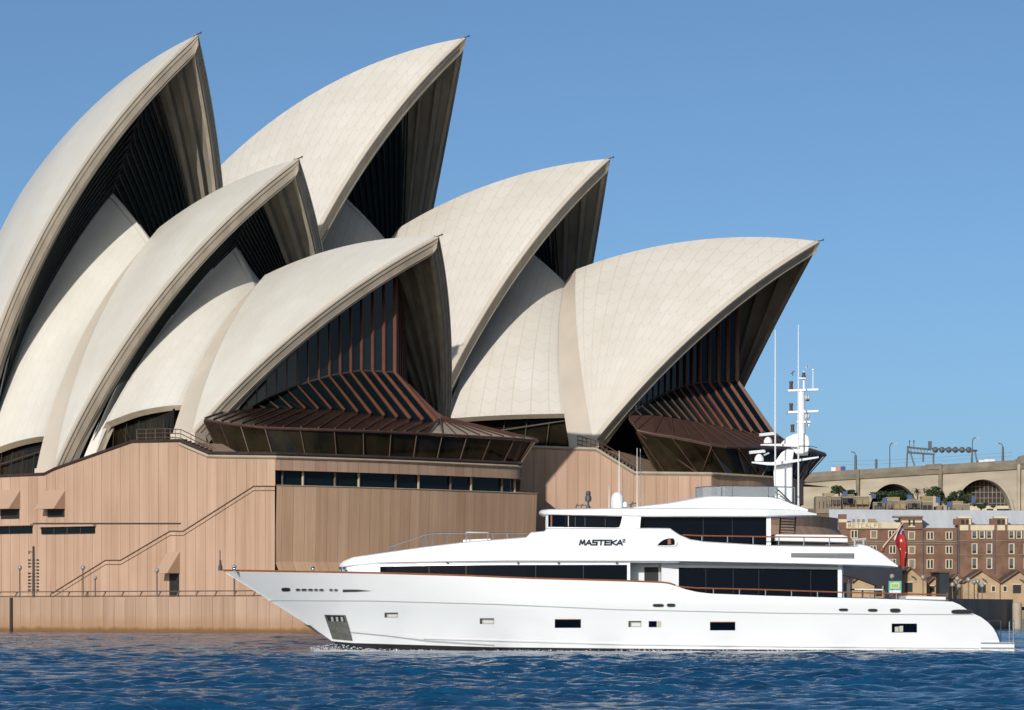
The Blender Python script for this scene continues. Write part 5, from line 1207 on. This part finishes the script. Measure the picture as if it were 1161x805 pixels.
# ---- terrace houses on the hill
YT = 968.
T_ = thing('terrace_houses', 'row of small grey-brown terrace houses above the warehouse roofs', 'building', tuple(wp(1020, 579, YT)))
with Rel(T_):
    segs = [(925, 937, 563, 'terr'), (937, 943, 562, 'terr'), (943, 954, 563.5, 'terr'), (954, 969, 561.5, 'terr'), (969, 986, 563.4, 'terr'), (990, 1004, 570, 'terr'), (1004, 1012, 567.5, 'terr'), (1012, 1028, 568.5, 'terr'), (1028, 1045, 567.4, 'terr'), (1045, 1058, 569.5, 'terr'), (1062, 1070, 574, 'terr2'), (1080, 1100, 572, 'terr')]
    for i, (a, b, y, m_) in enumerate(segs):
        w1 = fb('house_wall', M[m_], a, b - .3, y, 582, YT - (i % 3) * .4, 7, T_)
        fb('parapet', M['via'], a - .2, b - .1, y - .8, y, YT - (i % 3) * .4 - .2, 1, w1)
        if i in (2, 3, 4, 5, 7, 8, 9): fb('verandah', M[('dark', 'terr2', 'slate')[i % 3]], a + 1.2, b - 1.6, y + 3.2, y + 8.5, YT - 1.6, 1.0, w1)
        for k in range(3): fb('verandah_post', M['terr'], a + 1 + (b - a - 2.4) * k / 2, a + 1.5 + (b - a - 2.4) * k / 2, y + 2, y + 10, YT - 1.9, .2, w1)
    for x0, x1, y in ((934, 946, 559), (1005, 1020, 563.5), (1045, 1058, 562.5), (1080, 1092, 568)): fb('back_gable', M['terr2'], x0, x1, y, 575, YT + 6, 5, T_)
for x0, x1, y0, y1, lab in ((955.5, 961, 557, 562.5, 'leftmost small blue sheet standing above the terrace roofs'), (988, 993, 560, 565, 'small blue sheet left of the smaller arch'), (1000.5, 1006, 564.5, 570.5, 'low blue sheet under the left side of the smaller arch'), (1028.5, 1034, 561, 566.5, 'small blue sheet at the right foot of the smaller arch'), (1061, 1066, 563.5, 570, 'blue sheet between the two arches, upper one'), (1073.5, 1079, 569, 575, 'blue sheet between the two arches, lower one'), (1101.5, 1106, 562, 570, 'pale blue sheet in front of the large arch')):
    mb = MB(); facade_box(mb, x0, x1, y0, y1, 962., .4); tag(mb.build('blue_sheet', M['bluecloth']), lab, 'sheet', 'blue sheets above the terrace roofs')
    
# ---- viaduct: sloping wall with two great arches
YV0, YV1 = 1096., 1040.
def vp(px, py, d=0.):
    Y = YV0 + (YV1 - YV0) * (px - 925) / 236.; p = wp(px, py, Y); return (p[0], p[1] + d, p[2])
def vtop(px): return np.interp(px, [850, 925, 1161, 1260], [543.5, 542.4 - 7, 521, 512])
V_ = thing('viaduct', 'long pale concrete bridge approach with two great arches on the skyline', 'bridge', vp(1043, 580))
with Rel(V_):
    mb = MB()
    def arch_pts(c, hw, top, base): return [(c + hw * math.cos(a), base - (base - top) * math.sin(a)) for a in np.linspace(math.pi, 0, 21)]
    ar = [arch_pts(1013, 28, 548.6, 582), arch_pts(1114, 33, 543.6, 586)]
    # wall around the arches as columns of quads
    for A in ar:
        for (xa, ya), (xb, yb) in zip(A[:-1], A[1:]):
            t0, t1 = vtop(xa) + 10, vtop(xb) + 10; mb.hexa([vp(xa, ya), vp(xb, yb), vp(xb, t1), vp(xa, t0)], [vp(xa, ya, 14), vp(xb, yb, 14), vp(xb, t1, 14), vp(xa, t0, 14)])
    for xa, xb in ((850, 925), (925, 985), (1041, 1081), (1147, 1260)):
        mb.hexa([vp(xa, 600), vp(xb, 600), vp(xb, vtop(xb) + 10), vp(xa, vtop(xa) + 10)], [vp(xa, 600, 14), vp(xb, 600, 14), vp(xb, vtop(xb) + 10, 14), vp(xa, vtop(xa) + 10, 14)])
    mb.build('arch_wall', M['via'], V_)
    for i, A in enumerate(ar):
        c = (1013, 1114)[i]; mb = MB(); o_, i_ = [], []
        for x, y in A: o_.append((c + (x - c) * 1.09, 582 + (y - 582) * 1.09)); i_.append((x, y))
        mb.grid([[vp(x, y, .1) for x, y in i_], [vp(x, y, -.9) for x, y in i_], [vp(x, y, -.9) for x, y in o_], [vp(x, y, .1) for x, y in o_]]); mb.build('arch_ring', M['via'], V_, smooth=30)
        mb = MB(); mb.poly([vp(x, y, 6) for x, y in A]); inf = mb.build('arch_infill', M['dark'] if i == 0 else mat('arch_lattice_glass', (.045, .036, .032), .5, var=.25, vscale=.15), V_)
        if i:
            for k in range(1, 14):
                x = 1081 + 66 * k / 14; yt = np.interp(x, [q[0] for q in A], [q[1] for q in A]); g_ = MB(); g_.beam(vp(x, yt, 5.7), vp(x, 574, 5.7), .22, .22, up=(0, 1, 0)); g_.build('lattice_bar', M['via_dark'], inf)
            for y in (551, 557.5, 564, 570): g_ = MB(); a = [q[0] for q in A if q[1] <= y]; g_.beam(vp(a[0], y, 5.6), vp(a[-1], y, 5.6), .22, .22); g_.build('lattice_bar', M['via_dark'], inf)
            bs = MB(); bs.hexa([vp(1081, 586, 4), vp(1147, 586, 4), vp(1147, 573, 4), vp(1081, 573, 4)], [vp(1081, 586, 5.2), vp(1147, 586, 5.2), vp(1147, 573, 5.2), vp(1081, 573, 5.2)]); bo = bs.build('arch_base', M['cream_r'], V_)
            for x in (1124.5, 1136, 1143.5): g_ = MB(); g_.hexa([vp(x - 3.6, 580, 3.8), vp(x + 3.6, 580, 3.8), vp(x + 3.6, 576.5, 3.8), vp(x - 3.6, 576.5, 3.8)], [vp(x - 3.6, 580, 4.1), vp(x + 3.6, 580, 4.1), vp(x + 3.6, 576.5, 4.1), vp(x - 3.6, 576.5, 4.1)]); g_.build('base_window', M['dark'], bo)
    mb = MB(); X = np.linspace(850, 1260, 30); mb.grid([[vp(x, vtop(x) + 10.5, -.7) for x in X], [vp(x, vtop(x) + 5.4, -1.2) for x in X], [vp(x, vtop(x) + 4.6, -.8) for x in X], [vp(x, vtop(x), -.8) for x in X], [vp(x, vtop(x), 14) for x in X]]); mb.build('parapet', M['via_dark'], V_)
    for x in (972, 1065.5, 1154.5): mb = MB(); mb.hexa([vp(x - 1.6, 600, -1.0), vp(x + 1.6, 600, -1.0), vp(x + 1.6, vtop(x) - .5, -1.4), vp(x - 1.6, vtop(x) - .5, -1.4)], [vp(x - 1.6, 600, 1), vp(x + 1.6, 600, 1), vp(x + 1.6, vtop(x) - .5, 1), vp(x - 1.6, vtop(x) - .5, 1)]); mb.build('pier', M['via_dark'] if x < 1100 else M['via'], V_)
    for x0, x1 in ((1050, 1067), (1152, 1175)): mb = MB(); mb.hexa([vp(x0, vtop(x0) + 5, -1.6), vp(x1, vtop(x1) + 5, -1.6), vp(x1, vtop(x1) - 1, -1.6), vp(x0, vtop(x0) - 1, -1.6)], [vp(x0, vtop(x0) + 5, 2), vp(x1, vtop(x1) + 5, 2), vp(x1, vtop(x1) - 1, 2), vp(x0, vtop(x0) - 1, 2)]); mb.build('parapet_block', M['via_dark'], V_)
    mb = MB(); mb.hexa([vp(1154, vtop(1154), 0), vp(1170, vtop(1170), 0), vp(1170, vtop(1170) - 7, 0), vp(1157, vtop(1154) - 4.5, 0)], [vp(1154, vtop(1154), 4), vp(1170, vtop(1170), 4), vp(1170, vtop(1170) - 7, 4), vp(1157, vtop(1154) - 4.5, 4)]); mb.build('pylon_base', M['via_dark'], V_)
# road lamps on the viaduct
for px, yt, dirn, r_, lab in ((970.6, 512, -1, .42, 'thick road lamp at the left end of the viaduct, its arm to the left'), (1009.4, 502, 1, .16, 'thin road lamp with a curved arm on the viaduct, left of the gantry'), (1103.2, 496, 1, .16, 'tall thin road lamp at the right end of the gantry'), (1137.8, 502.5, -1, .36, 'thick road lamp with its arm to the left, right of the gantry')):
    yb = vtop(px) + 1; t = thing('street_lamp', lab, 'lamp', vp(px, yb, 1.5), 0, 'road lamps on the viaduct')
    with Rel(t):
        a, b = vp(px, yb, 1.5), vp(px, yt + 4, 1.5); mb = MB(); mb.tube([a, b], [r_, r_ * .8], 8); mb.build('post', M['iron'], t, smooth=40)
        mb = MB(); mb.tube([b, vp(px + dirn * 1.2, yt + 1, 1.5), vp(px + dirn * 3, yt, 1.5), vp(px + dirn * 5.2, yt + .3, 1.5)], .13, 6); mb.build('arm', M['iron'], t, smooth=40)
        mb = MB(); c = vp(px + dirn * 6, yt + .6, 1.5); mb.box(c, (.9, .5, .3)); mb.build('lantern', M['grey'], t)
t = thing('short_post', 'short plain post on the viaduct between the two left lamps', 'post', vp(994, vtop(994), 1.5))
with Rel(t):
    mb = MB(); mb.tube([vp(994, vtop(994) + 1, 1.5), vp(994, 520.5, 1.5)], .36, 8); mb.build('shaft', M['iron'], t)
# gantry
G_ = thing('rail_gantry', 'dark steel gantry with a row of round drums standing on the viaduct', 'gantry', vp(1068, vtop(1068), 3))
with Rel(G_):
    for x0, y0, x1, y1 in ((1030.5, 505, 1029.2, 530), (1030.5, 508, 1032.4, 512), (1033, 511, 1038.5, 528.5), (1059.8, 514, 1059.8, 526), (1104, 511, 1103, 524), (1107, 511, 1109.4, 523.5)):
        mb = MB(); mb.beam(vp(x0, y0, 3), vp(x1, y1, 3), .42, .42, up=(0, 1, 0)); mb.build('leg', M['iron'], G_)
    for x0, y0, x1, y1, tt in ((1030, 506.5, 1056, 509.2, .45), (1030, 512.5, 1060.5, 514.6, .5), (1056, 508, 1108, 510.4, 1.15), (1048, 513, 1048, 523, .18)):
        mb = MB(); mb.beam(vp(x0, y0, 3), vp(x1, y1, 3), .5, tt, up=(0, 1, 0)); mb.build('beam', M['iron'], G_)
    for k in range(6): mb = MB(); mb.beam(vp(1033 + k * 3.6, 506.6, 3), vp(1035.5 + k * 3.6, 512.6, 3), .16, .16, up=(0, 1, 0)); mb.build('brace', M['iron'], G_)
    for k in range(6):
        c = vp(1061.6 + k * 7.6, 509.6, 2.6); mb = MB(); mb.ball(c, .86, 10); mb.build('drum', M['iron'], G_, smooth=50)
    mb = MB(); c = vp(1055.8, 504, 3); mb.box(c, (1.0, .8, 2.2)); mb.build('signal_box', M['iron'], G_)
    for x in (1032.6, 1037.4): mb = MB(); mb.tube([vp(x, 506, 3), vp(x, 499.4, 3)], .12, 5); mb.ball(vp(x, 499.6, 3), .25, 8); mb.build('spike', M['iron'], G_)
# catenary wires
wr = MB()
for y in (5.5, 9.5): wr.tube([vp(940, vtop(940) - y - 2, 4), vp(1000, vtop(1000) - y, 4), vp(1060, vtop(1060) - y + .6, 4), vp(1150, vtop(1150) - y, 4)], .022, 4)
tag(wr.build('overhead_wires', M['iron']), 'thin overhead wires strung along the top of the viaduct', 'wire')
# vehicles on the viaduct
def lorry(px0, px1, yt, yb, cols, label, cat, name):
    t = thing(name, label, cat, vp((px0 + px1) / 2, yb, 2.0))
    with Rel(t):
        n = len(cols)
        for i, c in enumerate(cols):
            a, b = px0 + (px1 - px0) * i / n, px0 + (px1 - px0) * (i + 1) / n; mb = MB(); mb.hexa([vp(a, yb, 2), vp(b - .15, yb, 2), vp(b - .15, yt + (1 if i == 0 else 0), 2), vp(a, yt + (1 if i == 0 else 0), 2)], [vp(a, yb, 4.5), vp(b - .15, yb, 4.5), vp(b - .15, yt + (1 if i == 0 else 0), 4.5), vp(a, yt + (1 if i == 0 else 0), 4.5)]); mb.build(('cab', 'cargo_box', 'cargo_cover')[min(i, 2)], c, t)
        for f in (.15, .5, .85):
            x = px0 + (px1 - px0) * f; c = vp(x, yb + 1, 1.9); mb = MB(); mb.tube([c, (c[0], c[1] + .4, c[2])], .5, 10); mb.build('wheel', M['dark'], t)
M['pink'] = mat('faded_red_paint', (.55, .25, .22), .5, var=.1, vscale=1)
lorry(943, 959.5, 528.5, 535, [M['white2'], M['pink'], M['bluecloth']], 'small white, red and blue lorry crossing the viaduct beside the glass lounge', 'lorry', 'lorry')
lorry(1111, 1129, 520.4, 524.5, [M['white2'], M['white2'], M['white2']], 'long white bus roof showing over the viaduct parapet at right', 'bus', 'bus')

# ---- trees on the hill
def tree(px, yt, yb, wpx, label, Y=1000., seed=0, m='leaf', dens=900, palm=False):
    r = np.random.RandomState(seed); base = wp(px, yb, Y); top = wp(px, yt, Y); h = top[2] - base[2]; wd = wpx * Y / F_PX
    t = thing('palm_tree' if palm else 'tree', label, 'tree', tuple(base), 0, 'trees below the viaduct')
    mb = MB(); mb.tube([(0, 0, -3), (.1, 0, h * .4), (.0, .1, h * .75)], [.28, .2, .08], 7)
    if not palm:
        for k in range(6):
            a = r.uniform(0, 6.28); mb.tube([(0, 0, h * r.uniform(.25, .5)), (math.cos(a) * wd * .3, math.sin(a) * wd * .3, h * r.uniform(.55, .85))], [.1, .04], 5)
    mb.build('trunk', M['bark'], t, smooth=40)
    cr = MB()
    if palm:
        for k in range(22):
            a = r.uniform(0, 6.28); el = r.uniform(-.2, 1.1); L_ = wd * r.uniform(.45, .65); prev = Vector((0, 0, h * .75)); pts = [prev]
            for j in range(5): prev = prev + Vector((math.cos(a) * math.cos(el), math.sin(a) * math.cos(el), math.sin(el))) * L_ / 5; el -= .32; pts.append(prev.copy())
            for j in range(5):
                sdv = Vector((-math.sin(a), math.cos(a), 0)) * .22 * (1 - j / 6); cr.poly([tuple(pts[j] - sdv), tuple(pts[j + 1] - sdv * .7), tuple(pts[j + 1] + sdv * .7), tuple(pts[j] + sdv)])
    else:
        wd *= 1.3; cl = [(r.normal(0, .26), r.normal(0, .26), r.uniform(.42, .95), r.uniform(.14, .26)) for _ in range(11)]
        for k in range(dens):
            c = cl[r.randint(len(cl))]; d_ = Vector(r.normal(0, 1, 3)).normalized() * c[3] * r.uniform(.4, 1.05)
            p = Vector((c[0] * wd + d_.x * wd, c[1] * wd + d_.y * wd, min(1.02, c[2] + d_.z * .8) * h)); s_ = r.uniform(.16, .34)
            a = Vector(r.normal(0, 1, 3)).normalized(); b = a.cross(Vector(r.normal(0, 1, 3))).normalized(); cr.poly([tuple(p - a * s_), tuple(p - b * s_ * .6), tuple(p + a * s_), tuple(p + b * s_ * .6)])
    cr.build('crown', M[m], t)
for i, (px, yt, yb, wpx, lab, palm, m) in enumerate(((951, 551, 566, 13, 'leftmost bushy tree above the terrace roofs', 0, 'leaf'), (963, 556, 567, 13, 'low bushy tree beside the leftmost blue sheet', 0, 'leaf'), (943, 555, 566, 9, 'small tree next to the round glass lounge', 1, 'leaf2'), (1000, 558, 576, 17, 'dark tree filling the left of the smaller arch', 0, 'leaf'), (1012, 557, 576, 18, 'dark tree in the middle of the smaller arch', 0, 'leaf'), (1024, 559, 576, 15, 'dark tree filling the right of the smaller arch', 0, 'leaf'), (1040, 553, 570, 15, 'spiky palm at the right foot of the smaller arch', 1, 'leaf2'), (1055, 552, 572, 15, 'tall leafy tree between the arches, nearest the smaller arch', 0, 'leaf'), (1066, 557, 574, 12, 'mid-height tree between the two arches', 0, 'leaf2'), (1074, 562, 578, 11, 'low tree beside the lower blue sheet', 0, 'leaf'), (1083, 557, 577, 14, 'leafy tree at the left foot of the large arch', 0, 'leaf'), (1096, 560, 577, 13, 'olive tree in front of the large arch', 0, 'leaf2'), (1112, 570, 580, 12, 'low round bush in front of the base of the large arch', 0, 'leaf'))):
    tree(px, yt, yb, wpx, lab, 985. + (i % 3) * 6, seed=20 + i, m=m, palm=bool(palm))

# ---- lamps, mooring post, cars near the water
for px, yt, Y, lab in ((1011.5, 650.5, 398, 'globe lamp post before the dark passage beside the yellow poster'), (1046.5, 651.8, 398, 'globe lamp post standing alone right of the red flag'), (1080, 660, 402, 'shorter globe lamp, leftmost of the lamp cluster'), (1085.5, 653.2, 404, 'tallest globe lamp in the left half of the lamp cluster'), (1087.5, 661.6, 400, 'lowest globe lamp, just right of the tallest one'), (1098, 654.4, 404, 'tall globe lamp in the middle of the lamp cluster'), (1104.6, 657, 406, 'globe lamp second from the right in the cluster, upper'), (1108.6, 656.4, 408, 'globe lamp near the right end of the cluster, close to its twin'), (1113.6, 661, 405, 'rightmost globe lamp of the cluster, pale and low')):
    p = wp(px, 684, Y); zt = CH + (YH - yt) / F_PX * Y; t = thing('street_lamp', lab, 'lamp', (p[0], Y, 2.6), 0, 'globe lamps at the end of the promenade'); h = zt - 2.6; r = .27
    m1 = MB(); m1.lathe((0, 0, 0), [(.12, 0), (.12, .25), (.06, .4), (.05, h - 2 * r - .05), (.11, h - 2 * r), (.02, h - 2 * r + .02)], 8); m1.build('post', M['lampgrey'], t, smooth=40)
    m1 = MB(); m1.ball((0, 0, h - r), r, 12); m1.build('globe', M['globe'], t, smooth=60)
p = wp(1153.2, 712, 398); m_ = MB(); m_.lathe((p[0], p[1], 0), [(.5, -2), (.5, 2.6), (.44, 2.75), (.02, 2.8)], 14); tag(m_.build('mooring_pile', M['canopy_pale'], smooth=40), 'pale round mooring pile standing in the water at the right end of the sea wall', 'pile')
CAR = [('car', 1111, 'dark car parked on the far quay, leftmost of the three', (.02, .025, .04)), ('car', 1128, 'blue car parked on the far quay in the middle', (.03, .05, .11)), ('car', 1145, 'dark car parked on the far quay by the right-hand store', (.03, .03, .032))]
for nm_, px, lab, colr in CAR:
    p = wp(px, 690, 876.); t = thing('parked_car', lab, 'car', (p[0], p[1], 2.05), 0, 'cars parked on the far quay'); mt_ = mat('car_paint', colr, .3, var=.1, vscale=1, coat=.5)
    mb = MB(); pr = [(-2.1, .35), (2.1, .35), (2.1, .85), (1.3, 1.0), (.7, 1.5), (-1.0, 1.5), (-1.7, .95), (-2.1, .9)]; mb.hexa([(x, -.85, z) for x, z in pr], [(x, .85, z) for x, z in pr]); mb.build('body', mt_, t)
    mb = MB(); pr = [(1.1, 1.02), (.62, 1.42), (-.9, 1.42), (-1.45, 1.0)]; mb.hexa([(x, -.87, z) for x, z in pr], [(x, -.86, z) for x, z in pr]); mb.build('window', M['ywin'], t)
    for x in (-1.3, 1.3):
        mb = MB(); mb.tube([(x, -.9, .34), (x, -.65, .34)], .34, 12); mb.build('wheel', M['dark'], t)
# low wall of the far quay edge
